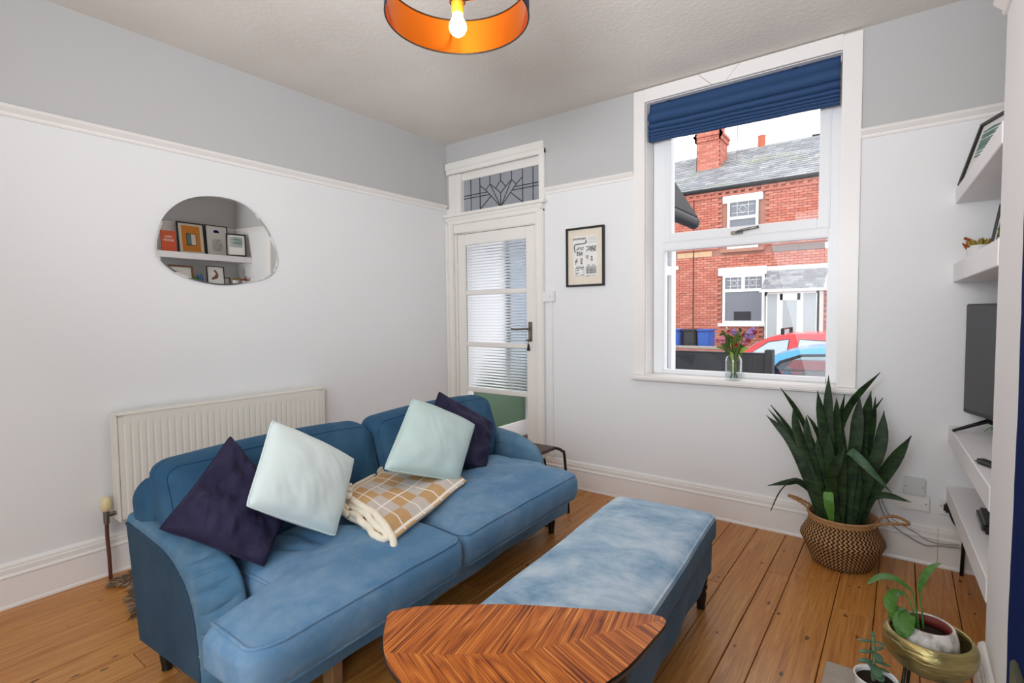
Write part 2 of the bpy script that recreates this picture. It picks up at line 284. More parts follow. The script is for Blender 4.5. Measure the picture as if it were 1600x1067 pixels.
# ------------------------------------------------------------------ mesh helpers
class MB:
    def __init__(s): s.bm = bmesh.new(); s.uv = None
    def box(s, x0, x1, y0, y1, z0, z1, rot=None, at=None):
        P = [(x0, y0, z0), (x1, y0, z0), (x1, y1, z0), (x0, y1, z0), (x0, y0, z1), (x1, y0, z1), (x1, y1, z1), (x0, y1, z1)]
        P = [Vector(p) for p in P]
        if rot is not None:
            c = Vector(at) if at is not None else Vector(((x0+x1)/2, (y0+y1)/2, (z0+z1)/2)); P = [rot @ (p-c)+c for p in P]
        v = [s.bm.verts.new(p) for p in P]
        for f in ((3, 2, 1, 0), (4, 5, 6, 7), (0, 1, 5, 4), (1, 2, 6, 5), (2, 3, 7, 6), (3, 0, 4, 7)): s.bm.faces.new([v[i] for i in f])
        return s
    def bevel(s, w=.004, seg=2):
        bmesh.ops.bevel(s.bm, geom=[e for e in s.bm.edges], offset=w, segments=seg, affect='EDGES', clamp_overlap=True); return s
    def prism(s, poly, d, axis='z'):            # poly of 3-D points, extruded by the vector d
        a = [s.bm.verts.new(p) for p in poly]; b = [s.bm.verts.new(Vector(p)+Vector(d)) for p in poly]; n = len(a)
        s.bm.faces.new(a[::-1]); s.bm.faces.new(b)
        for i in range(n): s.bm.faces.new((a[i], a[(i+1) % n], b[(i+1) % n], b[i]))
        bmesh.ops.recalc_face_normals(s.bm, faces=s.bm.faces); return s
    def lathe(s, prof, n=32, c=(0, 0, 0), sx=1, sy=1, uv=False, cap=True):
        if uv and s.uv is None: s.uv = s.bm.loops.layers.uv.new('UVMap')
        R = []
        for (r, z) in prof: R.append([s.bm.verts.new((c[0]+r*sx*math.cos(2*PI*k/n), c[1]+r*sy*math.sin(2*PI*k/n), c[2]+z)) for k in range(n)])
        m = len(prof); al = [0]
        for a, b in zip(prof[:-1], prof[1:]): al.append(al[-1]+math.hypot(b[0]-a[0], b[1]-a[1]))
        for i in range(m-1):
            for k in range(n):
                f = s.bm.faces.new((R[i][k], R[i][(k+1) % n], R[i+1][(k+1) % n], R[i+1][k]))
                if uv:
                    for lp, (a, b) in zip(f.loops, ((k, i), (k+1, i), (k+1, i+1), (k, i+1))): lp[s.uv].uv = (a/n, al[b]/al[-1])
        if cap:
            if prof[0][0] > 1e-4: s.bm.faces.new(R[0][::-1])
            if prof[-1][0] > 1e-4: s.bm.faces.new(R[-1])
        return s
    def tube(s, pts, r, n=8, closed=False, cap=True):
        pts = [Vector(p) for p in pts]; m = len(pts); rr = r if isinstance(r, (list, tuple)) else [r]*m
        rings = []; up = None
        for i in range(m):
            if closed: t = pts[(i+1) % m]-pts[i-1]
            else: t = pts[min(i+1, m-1)]-pts[max(i-1, 0)]
            if t.length < 1e-9: t = Vector((0, 0, 1))
            t.normalize()
            if up is None: up = Vector((0, 0, 1)) if abs(t.z) < .9 else Vector((1, 0, 0))
            a = t.cross(up)
            if a.length < 1e-6: a = t.cross(Vector((1, 0, 0)))
            a.normalize(); b = a.cross(t).normalized(); up = b
            rings.append([s.bm.verts.new(pts[i]+(a*math.cos(2*PI*k/n)+b*math.sin(2*PI*k/n))*rr[i]) for k in range(n)])
        for i in range(m if closed else m-1):
            A, B = rings[i], rings[(i+1) % m]
            for k in range(n): s.bm.faces.new((A[k], B[k], B[(k+1) % n], A[(k+1) % n]))
        if cap and not closed: s.bm.faces.new(rings[0]); s.bm.faces.new(rings[-1][::-1])
        return s
    def grid(s, fn, nu, nv, uv=False, closed_u=False):
        if uv and s.uv is None: s.uv = s.bm.loops.layers.uv.new('UVMap')
        V = [[s.bm.verts.new(fn(i/nu, j/nv)) for j in range(nv+1)] for i in range(nu if closed_u else nu+1)]
        for i in range(nu):
            for j in range(nv):
                i2 = (i+1) % nu if closed_u else i+1
                f = s.bm.faces.new((V[i][j], V[i2][j], V[i2][j+1], V[i][j+1]))
                if uv:
                    for lp, (a, b) in zip(f.loops, ((i, j), (i+1, j), (i+1, j+1), (i, j+1))): lp[s.uv].uv = (a/nu, b/nv)
        return V
    def weld(s, d=1e-4): bmesh.ops.remove_doubles(s.bm, verts=s.bm.verts, dist=d); return s
    def build(s, name, m, parent=None, smooth=False, loc=None, angle=None, recalc=False):
        if recalc: bmesh.ops.recalc_face_normals(s.bm, faces=s.bm.faces)
        me = bpy.data.meshes.new(name); s.bm.to_mesh(me); s.bm.free()
        if m: me.materials.append(M[m] if isinstance(m, str) else m)
        if smooth:
            for p in me.polygons: p.use_smooth = True
            if angle: me.set_sharp_from_angle(angle=math.radians(angle))
        o = bpy.data.objects.new(name, me); COL.objects.link(o)
        if parent: o.parent = parent
        if loc: o.location = loc
        return o
def tag(o, label, cat, group=None, kind=None):
    if label: o['label'] = label
    if cat: o['category'] = cat
    if group: o['group'] = group
    if kind: o['kind'] = kind
    return o
def thing(name, label, cat, loc=(0, 0, 0), rz=0, group=None):
    o = bpy.data.objects.new(name, None); COL.objects.link(o); o.location = loc; o.rotation_euler = (0, 0, rz); o.empty_display_size = .1
    return tag(o, label, cat, group)
def struct(o): o['kind'] = 'structure'; return o
def sempty(name, loc=(0, 0, 0)):
    o = bpy.data.objects.new(name, None); COL.objects.link(o); o.location = loc; o['kind'] = 'structure'; return o
def shared(name, me, parent, loc=(0, 0, 0), rot=(0, 0, 0), scale=(1, 1, 1)):
    o = bpy.data.objects.new(name, me); COL.objects.link(o); o.parent = parent; o.location = loc; o.rotation_euler = rot; o.scale = scale; return o
def copy_tree(o, parent=None):
    c = o.copy(); COL.objects.link(c); c.parent = parent
    for ch in list(o.children): copy_tree(ch, c)
    return c
def catmull(P, n=6, closed=False):
    P = [Vector(p) for p in P]; out = []; m = len(P)
    for i in range(m if closed else m-1):
        g = (lambda k: P[k % m]) if closed else (lambda k: P[max(0, min(m-1, k))])
        a, b, c, d = g(i-1), g(i), g(i+1), g(i+2)
        for k in range(n):
            t = k/n; out.append(.5*((2*b)+(-a+c)*t+(2*a-5*b+4*c-d)*t*t+(-a+3*b-3*c+d)*t**3))
    if not closed: out.append(P[-1])
    return out
def nz(x, y, z, sc_=1.0): return noise.noise(Vector((x*sc_, y*sc_, z*sc_)))
def smooth(a, b, x):
    if a > b: return 1-smooth(b, a, x)
    t = max(0, min(1, (x-a)/(b-a))); return t*t*(3-2*t)

# ================================================================== ROOM SHELL
H = 2.73; XB = 3.395; XA = 3.74; YB = -4.7; YC = -1.10
DX0, DX1, DZ1 = .06, .98, 2.5      # opening for the door and its fanlight
WX0, WX1, WZ0, WZ1 = 1.79, 2.885, .845, 2.645
b = MB()
for x0, x1, z0, z1 in ((-.15, DX0, -.02, H), (DX0, DX1, DZ1, H), (DX1, WX0, -.02, H), (WX0, WX1, -.02, WZ0), (WX0, WX1, WZ1, H), (WX1, 3.9, -.02, H)):
    b.box(x0, x1, 0, .24, z0, z1)
struct(b.build('wall_back', 'wall'))
struct(MB().box(-.15, 0, YB, 0, -.02, H).build('wall_left', 'wall'))
struct(MB().box(XA, 3.9, YB, 0, -.02, H).build('wall_right', 'wall'))
struct(MB().box(-.15, 3.9, YB-.15, YB, -.02, H).build('wall_rear', 'wall'))
struct(MB().box(-.15, 3.9, YB-.15, .24, H, H+.1).build('ceiling', 'ceiling'))
cb = MB().box(XB, XA, -2.75, YC, -.02, H).build('wall_chimney', 'white_wall'); struct(cb)
# ragged edge of the navy feature paint on the breast
pts = []
rnd = random.Random(4)
for k in range(60):
    z = 0.19+k*(H-.19)/59; pts.append((XB-.001, -1.53+.004*rnd.uniform(-1, 1)+.012*math.sin(k*.23), z))
poly = pts+[(XB-.001, -2.74, H), (XB-.001, -2.74, .19)]
o = MB().prism(poly, (-.0015, 0, 0)).build('painted_panel', 'blue_wall', cb)
# floor : dark void under individual boards
fl = struct(MB().box(-.1, 3.9, YB-.1, .2, -.06, -.022).build('floor', 'gap'))
seams = [.0, .115, .25, .43, .56, .70, .835, .97, 1.10, 1.228, 1.36, 1.50, 1.64, 1.78, 1.92, 2.06, 2.205, 2.35, 2.50, 2.65, 2.75, 2.945, 3.09, 3.235, 3.378, 3.52, 3.66, 3.74]
rnd = random.Random(8)
for i in range(len(seams)-1):
    x0, x1 = seams[i]+.0015, seams[i+1]-.0015
    cuts = [-4.7]; y = -4.7+rnd.uniform(.8, 2.2)
    while y < -.5: cuts.append(y); y += rnd.uniform(1.9, 3.2)
    cuts.append(0.)
    for a, c in zip(cuts[:-1], cuts[1:]):
        h = rnd.uniform(-.0012, .0008)
        mb = MB().box(x0, x1, a+.001, c-.001, -.022, h)
        bmesh.ops.bevel(mb.bm, geom=[e for e in mb.bm.edges if all(v.co.z > -.01 for v in e.verts)], offset=.0018, segments=1, affect='EDGES')
        mb.build('floor_board', 'board', fl)
# skirting boards (profile swept along a line)
def skirt(name, p0, p1, nrm, h=.196, parent=None):
    p0, p1, nrm = Vector(p0), Vector(p1), Vector(nrm)
    prof = [(0, 0), (.026, 0), (.026, .008), (.022, .018), (.022, h-.062), (.027, h-.058), (.027, h-.052), (.02, h-.044), (.021, h-.022), (.016, h-.018), (.016, h-.008), (.009, h), (0, h+.004)]
    mb = MB(); mb.prism([p0+nrm*a+Vector((0, 0, c)) for a, c in prof], p1-p0)
    return mb.build(name, 'gloss', parent)
struct(skirt('baseboard_left', (0, YB, 0), (0, -.02, 0), (1, 0, 0)))
sb = sempty('baseboard_back')
skirt('board', (1.0, 0, 0), (3.322, 0, 0), (0, -1, 0), parent=sb)
skirt('board', (3.3235, 0, 0), (XA, 0, 0), (0, -1, 0), parent=sb)
struct(skirt('baseboard_chimney', (XB, -2.75, 0), (XB, YC+.02, 0), (-1, 0, 0)))
struct(skirt('baseboard_right', (XA, YC, 0), (XA, -.02, 0), (-1, 0, 0)))
# picture rails
def rail(name, p0, p1, nrm):
    p0, p1, nrm = Vector(p0), Vector(p1), Vector(nrm)
    prof = [(0, -.042), (.008, -.042), (.012, -.034), (.012, -.026), (.02, -.018), (.03, -.008), (.034, 0), (.03, .006), (.012, .008), (0, .004)]
    mb = MB(); mb.prism([p0+nrm*a+Vector((0, 0, RAIL+c)) for a, c in prof], p1-p0)
    return struct(mb.build(name, 'gloss'))
rail('trim_1', (0, YB, 0), (0, -.03, 0), (1, 0, 0)); rail('trim_2', (1.01, 0, 0), (1.715, 0, 0), (0, -1, 0)); rail('trim_3', (2.968, 0, 0), (XA, 0, 0), (0, -1, 0)); rail('trim_4', (XA, YC, 0), (XA, -.03, 0), (-1, 0, 0)); rail('trim_7', (XB, -2.75, 0), (XB, YC, 0), (-1, 0, 0))
# window architrave, boards joined like the photo's cut head board
tr = sempty('trim_5')
MB().box(1.7156, 1.79, -.022, 0, .868, 2.722).bevel(.003).build('side_board', 'gloss', tr)
MB().box(2.88, 2.968, -.022, 0, .868, 2.716).bevel(.003).build('side_board', 'gloss', tr)
for x0, x1, a0, a1 in ((1.79, 2.145, 0, .04), (2.147, 2.33, -.04, -.04), (2.332, 2.88, .04, 0)):
    z0, z1 = 2.642, 2.722
    if x0 < 1.8: P = [(x0, -.022, z0), (2.21, -.022, z0), (2.13, -.022, z1), (x0, -.022, z1)]
    elif x0 < 2.2: P = [(2.213, -.022, z0), (2.29, -.022, z0), (2.37, -.022, z1), (2.133, -.022, z1)]
    else: P = [(2.293, -.022, z0), (x1, -.022, z0), (x1, -.022, z1), (2.373, -.022, z1)]
    MB().prism(P, (0, .022, 0)).build('head_board', 'gloss', tr)
# ------------------------------------------------------------------ main window
w = sempty('window_1')
def fbox(x0, x1, y0, y1, z0, z1, name, m='upvc', par=w, bv=.006): return MB().box(x0, x1, y0, y1, z0, z1).bevel(bv, 2).build(name, m, par)
mb = MB(); mb.box(1.705, 2.985, -.066, .20, .838, .868).bevel(.009, 3).build('window_sill', 'gloss', w)
for nm, a in (('reveal', (WX0-.004, WX0+.004, 0, .24, WZ0, WZ1)), ('reveal', (WX1-.006, WX1+.004, 0, .24, WZ0, WZ1)), ('reveal', (WX0, WX1, 0, .24, WZ1-.006, WZ1+.004))):
    MB().box(*a).build(nm, 'gloss', w)
fy0, fy1 = .125, .195
fbox(1.796, 1.868, fy0, fy1, .866, 2.64, 'frame_side'); fbox(2.813, 2.879, fy0, fy1, .866, 2.64, 'frame_side')
fbox(1.86, 2.82, fy0, fy1, 2.57, 2.64, 'frame_head'); fbox(1.86, 2.82, fy0, fy1, .866, .897, 'frame_foot')
fbox(1.86, 2.82, fy0-.004, fy1, 1.692, 1.765, 'transom_bar')
sa = sempty('opening_sash'); sa.parent = w; del sa['kind']
fbox(1.86, 1.920, fy0-.016, fy1-.01, 1.742, 2.575, 'sash_stile', par=sa); fbox(2.766, 2.822, fy0-.016, fy1-.01, 1.742, 2.575, 'sash_stile', par=sa)
fbox(1.92, 2.766, fy0-.016, fy1-.01, 1.742, 1.803, 'sash_rail', par=sa); fbox(1.92, 2.766, fy0-.016, fy1-.01, 2.515, 2.575, 'sash_rail', par=sa)
MB().box(1.916, 2.77, .15, .154, 1.80, 2.52).build('glass_pane', 'glass', w); MB().box(1.866, 2.815, .155, .159, .893, 1.696).build('glass_pane', 'glass', w)
hd = MB(); hd.box(2.30, 2.37, fy0-.034, fy0-.014, 1.752, 1.775).bevel(.004); hd = hd.build('window_handle', 'steel', w)
MB().tube(catmull([(2.335, fy0-.03, 1.764), (2.35, fy0-.05, 1.768), (2.40, fy0-.052, 1.776), (2.462, fy0-.046, 1.784)], 4), [.008]*13, 8).build('handle_lever', 'steel', hd, True)
# ------------------------------------------------------------------ door, fanlight and their architraves
tr = sempty('trim_6')
def arch(x0, x1, z0, z1, y=.03, par=tr, nm='architrave', st=2, inner=0):
    for k in range(st+1):
        pass
    mb = MB(); mb.box(x0, x1, -y, 0, z0, z1).bevel(.006, 2)
    return mb.build(nm, 'gloss_cream', par)
arch(0.0, .075, 0, 2.06, .022); arch(.0, .03, 0, 2.07, .036, nm='outer_bead'); arch(.062, .079, 0, 2.045, .03, nm='inner_bead')
arch(.93, .995, 0, 2.06, .022); arch(.968, 1.0, 0, 2.07, .036, nm='outer_bead'); arch(.926, .943, 0, 2.045, .03, nm='inner_bead')
arch(.0, 1.0, 2.045, 2.09, .03, nm='head_board'); arch(.0, 1.0, 2.078, 2.105, .042, nm='head_bead'); arch(-.0, 1.03, 2.105, 2.128, .062, nm='transom_shelf')
arch(.075, .93, 1.965, 2.05, .012, nm='head_lining')
# door frame jambs
MB().box(DX0, .104, -.0, .12, 0, 2.13).build('door_jamb', 'gloss_cream', tr); MB().box(.908, DX1, 0, .12, 0, 2.13).build('door_jamb', 'gloss_cream', tr)
MB().box(.10, .91, 0, .12, 1.962, 2.14).build('door_jamb', 'gloss_cream', tr)
d = sempty('door_1')
def dbox(x0, x1, z0, z1, nm, y0=.004, y1=.044): return MB().box(x0, x1, y0, y1, z0, z1).bevel(.004, 2).build(nm, 'gloss_cream', d)
dbox(.107, .190, .006, 1.958, 'stile'); dbox(.820, .905, .006, 1.958, 'stile'); dbox(.19, .82, 1.865, 1.958, 'top_rail'); dbox(.19, .82, .006, .235, 'bottom_rail')
for z in (1.465, 1.032, .649): dbox(.19, .82, z-.018, z+.018, 'glazing_bar', .006, .042)
def reeded(z0, z1, n):
    mb = MB()
    prof = []
    for k in range(n*8+1):
        z = z0+(z1-z0)*k/(n*8); prof.append((math.sqrt(max(0, 1-(2*((k % 8)/8)-1)**2)), z))
    A = []
    for a, z in prof: A.append((mb.bm.verts.new((.19, .026-.0075*a, z)), mb.bm.verts.new((.82, .026-.0075*a, z)), mb.bm.verts.new((.82, .029, z)), mb.bm.verts.new((.19, .029, z))))
    for p, q in zip(A[:-1], A[1:]):
        for i in range(4): mb.bm.faces.new((p[i], p[(i+1) % 4], q[(i+1) % 4], q[i]))
    mb.bm.faces.new(A[0][::-1]); mb.bm.faces.new(A[-1])
    return mb
for z0, z1 in ((1.484, 1.864), (1.051, 1.446), (.668, 1.013)):
    n = round((z1-z0)/.0235); reeded(z0, z1, n).build('reeded_pane', 'reeded', d, True, angle=70, recalc=True)
MB().box(.19, .82, .022, .026, .236, .630).build('clear_pane', 'glass', d)
pl = MB().box(.842, .876, -.006, .004, 1.068, 1.222).bevel(.003).build('handle_plate', 'steel', d)
MB().tube(catmull([(.859, .0, 1.168), (.859, -.045, 1.168), (.84, -.056, 1.168), (.76, -.056, 1.163), (.715, -.052, 1.168)], 5), .008, 10).build('door_lever', 'steel', pl, True)
ky = MB(); ky.lathe([(.002, -.004), (.014, -.004), (.014, .004), (.002, .004)], 16, (.857, -.03, 1.082)); ky.box(.852, .862, -.034, 0, 1.078, 1.086)
ky.prism([(.845, -.03, 1.0), (.87, -.03, 1.0), (.862, -.03, 1.05), (.853, -.03, 1.05)], (0, .01, 0)); ky.box(.855, .859, -.03, -.027, 1.045, 1.08)
ky.build('door_keys', 'black_metal', d)
for z in (1.70, .35): MB().tube([(.103, -.006, z-.04), (.103, -.006, z+.04)], .008, 10).box(.09, .118, -.003, .001, z-.035, z+.035).build('hinge', 'gloss_cream', d)
# fanlight
FX0, FX1, FZ0, FZ1 = .155, .945, 2.148, 2.412
fw = sempty('window_2')
def fb(x0, x1, y0, y1, z0, z1, nm): return MB().box(x0, x1, y0, y1, z0, z1).bevel(.004, 2).build(nm, 'gloss_cream', fw)
fb(.01, 1.01, -.035, 0, 2.505, 2.562, 'head_architrave'); fb(.012, 1.012, -.026, 0, 2.470, 2.512, 'head_moulding')
fb(.965, 1.012, -.03, 0, 2.128, 2.51, 'side_architrave'); fb(.02, .10, -.004, .02, 2.128, 2.47, 'side_architrave')
fb(.945, .985, .03, .1, 2.128, 2.47, 'frame_side'); fb(.10, FX0, .0, .1, 2.128, 2.47, 'frame_side'); fb(.10, .985, .03, .1, FZ1, 2.50, 'frame_head'); fb(.10, .985, .01, .1, 2.12, FZ0, 'frame_foot')
hw, hh = FX1-FX0, FZ1-FZ0
K, Wp, Dt, Dl, Db, B0, S, E, Fp = (.36, .745), (.305, .587), (.5, .785), (.435, .58), (.5, .41), (.5, 0), (.225, .76), (.375, .376), (.225, .03)
a52, a43 = (.327, .52), (.357, .43)
left = [[(0, 0), (.1, 0), (.1, .43), (0, .43)], [(0, .43), (.1, .43), (.1, .52), (0, .52)], [(0, .52), (.1, .52), (.1, 1), (0, 1)],
 [(.1, 0), (.225, 0), (.225, .43), (.1, .43)], [(.1, .43), (.225, .43), (.225, .52), (.1, .52)], [(.1, .52), (.225, .52), (.225, 1), (.1, 1)],
 [(.225, .52), a52, Wp, S], [(.225, .43), a43, a52, (.225, .52)], [Fp, E, a43, (.225, .43)], [(.225, 0), B0, E, Fp], [S, Wp, K, (.36, 1), (.225, 1)],
 [Wp, a52, a43, E, B0, K], [K, B0, Db, Dl], [(.36, 1), K, Dl, Dt, (.5, 1)]]
mirr = lambda P: [(1-x, z) for x, z in P][::-1]
polys = left+[mirr(P) for P in left]+[[Dt, Dl, Db, (.565, .58)]]
rnd = random.Random(2)
edges = set()
for P in polys:
    y = .045+rnd.uniform(-.001, .001)
    MB().prism([(FX0+x*hw, y, FZ0+z*hh) for x, z in P], (0, .003, 0)).build('pane', 'leaded', fw)
    for p, q in zip(P, P[1:]+P[:1]):
        onb = any((abs(p[i]-v) < 1e-6 and abs(q[i]-v) < 1e-6) for i in (0, 1) for v in (0, 1))
        if not onb: edges.add(tuple(sorted((tuple(round(t, 4) for t in p), tuple(round(t, 4) for t in q)))))
for p, q in edges:
    a, c = Vector((FX0+p[0]*hw, .044, FZ0+p[1]*hh)), Vector((FX0+q[0]*hw, .044, FZ0+q[1]*hh))
    if (c-a).length > .004: MB().tube([a, c], .0035, 6).build('lead_came', 'lead', fw)
# ================================================================== FITTINGS ON THE WALLS
# radiator
ra = thing('radiator', 'white ribbed panel radiator on the left wall behind the sofa', 'radiator', (.10, -2.455, .28))
RL, RH = 1.135, .535
mb = MB(); nf = 33; pr = []
def rp(u, v):
    y = .03+(RL-.06)*u; ph = (u*nf) % 1; g = smooth(.02, .16, ph)*smooth(.02, .16, 1-ph) ; vv = smooth(.0, .04, v-.04)*smooth(0, .03, .90-v)
    return (.014-.006*(1-g)*vv, y, .0+RH*v)
mb.grid(rp, nf*8, 40); mb.build('front_panel', 'rad', ra, True, recalc=True)
MB().box(-.06, .010, .0, RL, -.0, RH-.012).bevel(.008).build('body', 'rad', ra)
mb = MB(); mb.box(-.066, .018, -.004, RL+.004, RH-.016, RH).bevel(.006).build('top_grille', 'rad', ra)
for y in (-.006, RL-.006): MB().box(-.062, .016, y, y+.012, .0, RH).bevel(.004).build('side_panel', 'rad', ra)
vl = MB(); vl.tube([(-.03, -.002, .04), (-.03, -.045, .04)], .011, 10); vl.tube([(-.03, -.045, .0), (-.03, -.045, .06)], .013, 10); vl = vl.build('valve_body', 'steel', ra, True, angle=40)
mb = MB(); mb.lathe([(.012, 0), (.021, .008), (.023, .03), (.021, .055), (.014, .07), (.004, .073)], 16, (-.03, -.045, .058)); mb.build('thermostat_head', 'cream_plastic', vl, True)
MB().tube(catmull([(-.03, -.045, .0), (-.034, -.044, -.08), (-.028, -.042, -.16), (-.03, -.040, -.279)], 5), .0085, 10).build('feed_pipe', 'brown_pipe', ra, True)
# mirror : tilted slightly forward, bevelled frameless rounded outline
mi = thing('wall_mirror', 'rounded pebble-shaped wall mirror above the radiator', 'mirror', (.012, -1.88, 1.71))
mi.rotation_euler = (0, math.radians(1.47), math.radians(.2))
mp_ = [(-.345, -.06), (-.30, .10), (-.19, .21), (-.03, .255), (.13, .235), (.25, .13), (.318, -.01), (.325, -.11), (.27, -.185), (.14, -.225), (-.02, -.245), (-.19, -.215), (-.30, -.15)]
out = catmull([(0, y, z) for y, z in mp_], 8, True)
# image-space outline rotates a little in the wall plane
out = [Vector((0, v.y, v.z)) for v in out]
mb = MB(); inn = [mb.bm.verts.new((.0042, v.y*.968, v.z*.968)) for v in out]; ou = [mb.bm.verts.new((.004, v.y, v.z)) for v in out]; bk = [mb.bm.verts.new((0, v.y, v.z)) for v in out]
mb.bm.faces.new(inn); n_ = len(out)
for k in range(n_):
    mb.bm.faces.new((ou[k], ou[(k+1) % n_], inn[(k+1) % n_], inn[k])); mb.bm.faces.new((bk[k], bk[(k+1) % n_], ou[(k+1) % n_], ou[k]))
mb.bm.faces.new(bk[::-1]); mb.build('mirror_glass', 'mirror', mi, recalc=True)
# framed print on the back wall
pf = thing('framed_print', 'black framed black and white illustrated town print beside the door', 'picture', (1.347, -.004, 1.682))
pw, ph_ = .152, .209
for a in ((-pw, -pw+.014, -ph_, ph_), (pw-.014, pw, -ph_, ph_), (-pw+.014, pw-.014, ph_-.014, ph_), (-pw+.014, pw-.014, -ph_, -ph_+.014)):
    MB().box(a[0], a[1], -.024, 0, a[2], a[3]).bevel(.002, 1).build('frame_side', 'black_frame', pf)
MB().box(-pw+.012, pw-.012, -.008, 0, -ph_+.012, ph_-.012).build('mount', 'mat_cream', pf)
MB().box(-.094, .094, -.0092, -.006, -.138, .148).build('paper', 'paper', pf)
def ink(fn, nm, m='print_black'):
    mb = MB(); fn(mb); return mb.build(nm, m, pf)
Yp = -.0102
def rect(mb, x0, x1, z0, z1): mb.box(x0, x1, Yp, Yp+.0012, z0, z1)
ink(lambda mb: mb.tube(catmull([(.008, Yp, .118), (.006, Yp, .100), (-.01, Yp, .094), (-.07, Yp, .092), (-.086, Yp, .082), (-.084, Yp, .055), (-.078, Yp, .036)], 6), .0035, 6), 'river_line')
def buildings(mb):
    rr = random.Random(5)
    for (x0, x1, z0, z1) in ((-.07, -.012, .05, .072), (-.068, -.02, .012, .04), (.01, .09, .035, .075), (-.08, -.06, -.05, -.01), (-.036, -.018, -.05, -.005), (.006, .028, -.02, .01), (.046, .06, -.03, .005)):
        nx = max(2, int((x1-x0)/.009)); nzz = max(2, int((z1-z0)/.009))
        for i in range(nx):
            for j in range(nzz):
                if rr.random() < .88:
                    a = x0+(x1-x0)*i/nx; c = z0+(z1-z0)*j/nzz; rect(mb, a, a+.0085*rr.uniform(.6, 1.1), c, c+.0085*rr.uniform(.5, 1.1))
    for x0, z0, z1 in ((-.076, -.132, -.075), (-.012, -.132, -.075)): rect(mb, x0, x0+.002, z0, z1)
    rect(mb, -.076, -.01, -.079, -.073); rect(mb, -.076, -.01, -.133, -.131)
    for a in ((-.066, -.05, -.095, -.088), (-.03, -.02, -.09, -.084), (-.07, -.06, -.12, -.11), (-.028, -.018, -.128, -.122), (-.052, -.046, -.112, -.108)): rect(mb, *a)
    for k in range(6): rect(mb, -.07+k*.011, -.067+k*.011, -.07, -.063)
    for c in (.028, .068):
        for k in range(7): rect(mb, c-.019+k*.006, c-.0165+k*.006, -.115, -.078+.012*(1-abs(k-3)/3))
        mb.tube([(c-.021, Yp, -.075), (c, Yp, -.055), (c+.021, Yp, -.075)], .0016, 5)
        rect(mb, c-.02, c+.02, -.118, -.115); rect(mb, c-.02, c+.02, -.098, -.096); rect(mb, c-.018, c+.016, -.134, -.132)
    rect(mb, .0, .034, -.138, -.136)
    for k in range(3): mb.tube([(.03+k*.022, Yp, .11), (.03+k*.022, Yp, .132), (.036+k*.022, Yp, .138), (.042+k*.022, Yp, .132), (.042+k*.022, Yp, .11)], .0006, 4)
    rect(mb, .012, .094, .099, .1005)
ink(buildings, 'drawing')['kind'] = 'stuff'
def text(body, size, m, parent, loc, rot, name, extrude=.0004):
    cu = bpy.data.curves.new(name, 'FONT'); cu.body = body; cu.size = size; cu.align_x = 'CENTER'; cu.align_y = 'CENTER'; cu.extrude = extrude; cu.offset = size*.03; cu.resolution_u = 2
    cu.materials.append(M[m]); o = bpy.data.objects.new(name, cu); COL.objects.link(o); bpy.context.view_layer.update()
    me = bpy.data.meshes.new_from_object(o.evaluated_get(bpy.context.evaluated_depsgraph_get())); bpy.data.objects.remove(o)
    o = bpy.data.objects.new(name, me); COL.objects.link(o); o.parent = parent; o.location = loc; o.rotation_euler = rot; return o
text('STOCKPORT', .0185, 'print_black', pf, (-.045, -.0105, .128), (PI/2, 0, 0), 'title_lettering')
MB().box(-pw+.013, pw-.013, -.0152, -.014, -ph_+.013, ph_-.013).build('glazing', 'glass', pf)
# light switch and trunking, sockets
def plate(name, label, cat, x0, x1, z0, z1, m='plastic_white', t=.010):
    o = thing(name, label, cat, ((x0+x1)/2, -.001, (z0+z1)/2)); hx, hz = (x1-x0)/2, (z1-z0)/2
    MB().box(-hx, hx, -t, 0, -hz, hz).bevel(.003).build('plate', m, o)
    for sx in (-1, 1): MB().lathe([(.0001, 0), (.003, 0), (.003, .0012), (.0001, .0012)], 10).build('screw', 'steel', o, loc=(sx*hx*.78, -t, -hz*.0)).rotation_euler = (PI/2, 0, 0)
    return o
sw = plate('light_switch', 'white double light switch on the wall right of the door', 'switch', .972, 1.092, 1.372, 1.448, t=.028)
for x in (-.022, .022): MB().box(x-.008, x+.008, -.033, -.027, -.014, .014).bevel(.002).build('rocker', 'plastic_white', sw)
tk = MB().box(1.043, 1.068, -.012, 0, .2, 1.372).bevel(.002).build('cable_trunking', 'plastic_white')
tag(tk, 'narrow white cable trunking running down the wall below the light switch', 'trunking')
plate('phone_socket', 'pale grey phone box, upper of the two overlapping wall boxes', 'wall box', 3.181, 3.268, .345, .431, 'plastic_grey', .024)
plate('blanking_box', 'cream wall box, lower and wider of the two overlapping boxes', 'wall box', 3.162, 3.287, .268, .343, 'gloss_cream', .018)
plate('wall_socket', 'white wall socket holding a black plug beneath the low shelf', 'socket', 3.322, 3.405, .266, .352)
pg = MB(); pg.box(-.022, .022, -.035, 0, -.022, .022).bevel(.008, 3); pg.tube(catmull([(.0, -.03, -.015), (.012, -.04, -.05), (.03, -.04, -.075), (.07, -.03, -.085)], 5), .005, 8)
tag(pg.build('black_plug', 'black_plastic', None, True, (3.362, -.013, .31), 40), 'black plug with a short black lead in the socket under the low shelf', 'plug')
pa = thing('plug_adaptor', 'white rounded plug adaptor on the wall behind the snake plant', 'adaptor', (3.07, -.002, .378))
MB().box(-.03, .042, -.04, 0, -.024, .03).bevel(.01, 3).build('body', 'plastic_white', pa, True, angle=50)
MB().box(.018, .024, -.042, -.039, .012, .018).build('red_light', 'orange_card', pa)
cab = MB(); cab.tube(catmull([(3.075, -.03, .36), (3.078, -.035, .30), (3.10, -.035, .23), (3.14, -.036, .175), (3.20, -.036, .135), (3.27, -.036, .105), (3.33, -.036, .115), (3.42, -.036, .125)], 6), .0032, 6)
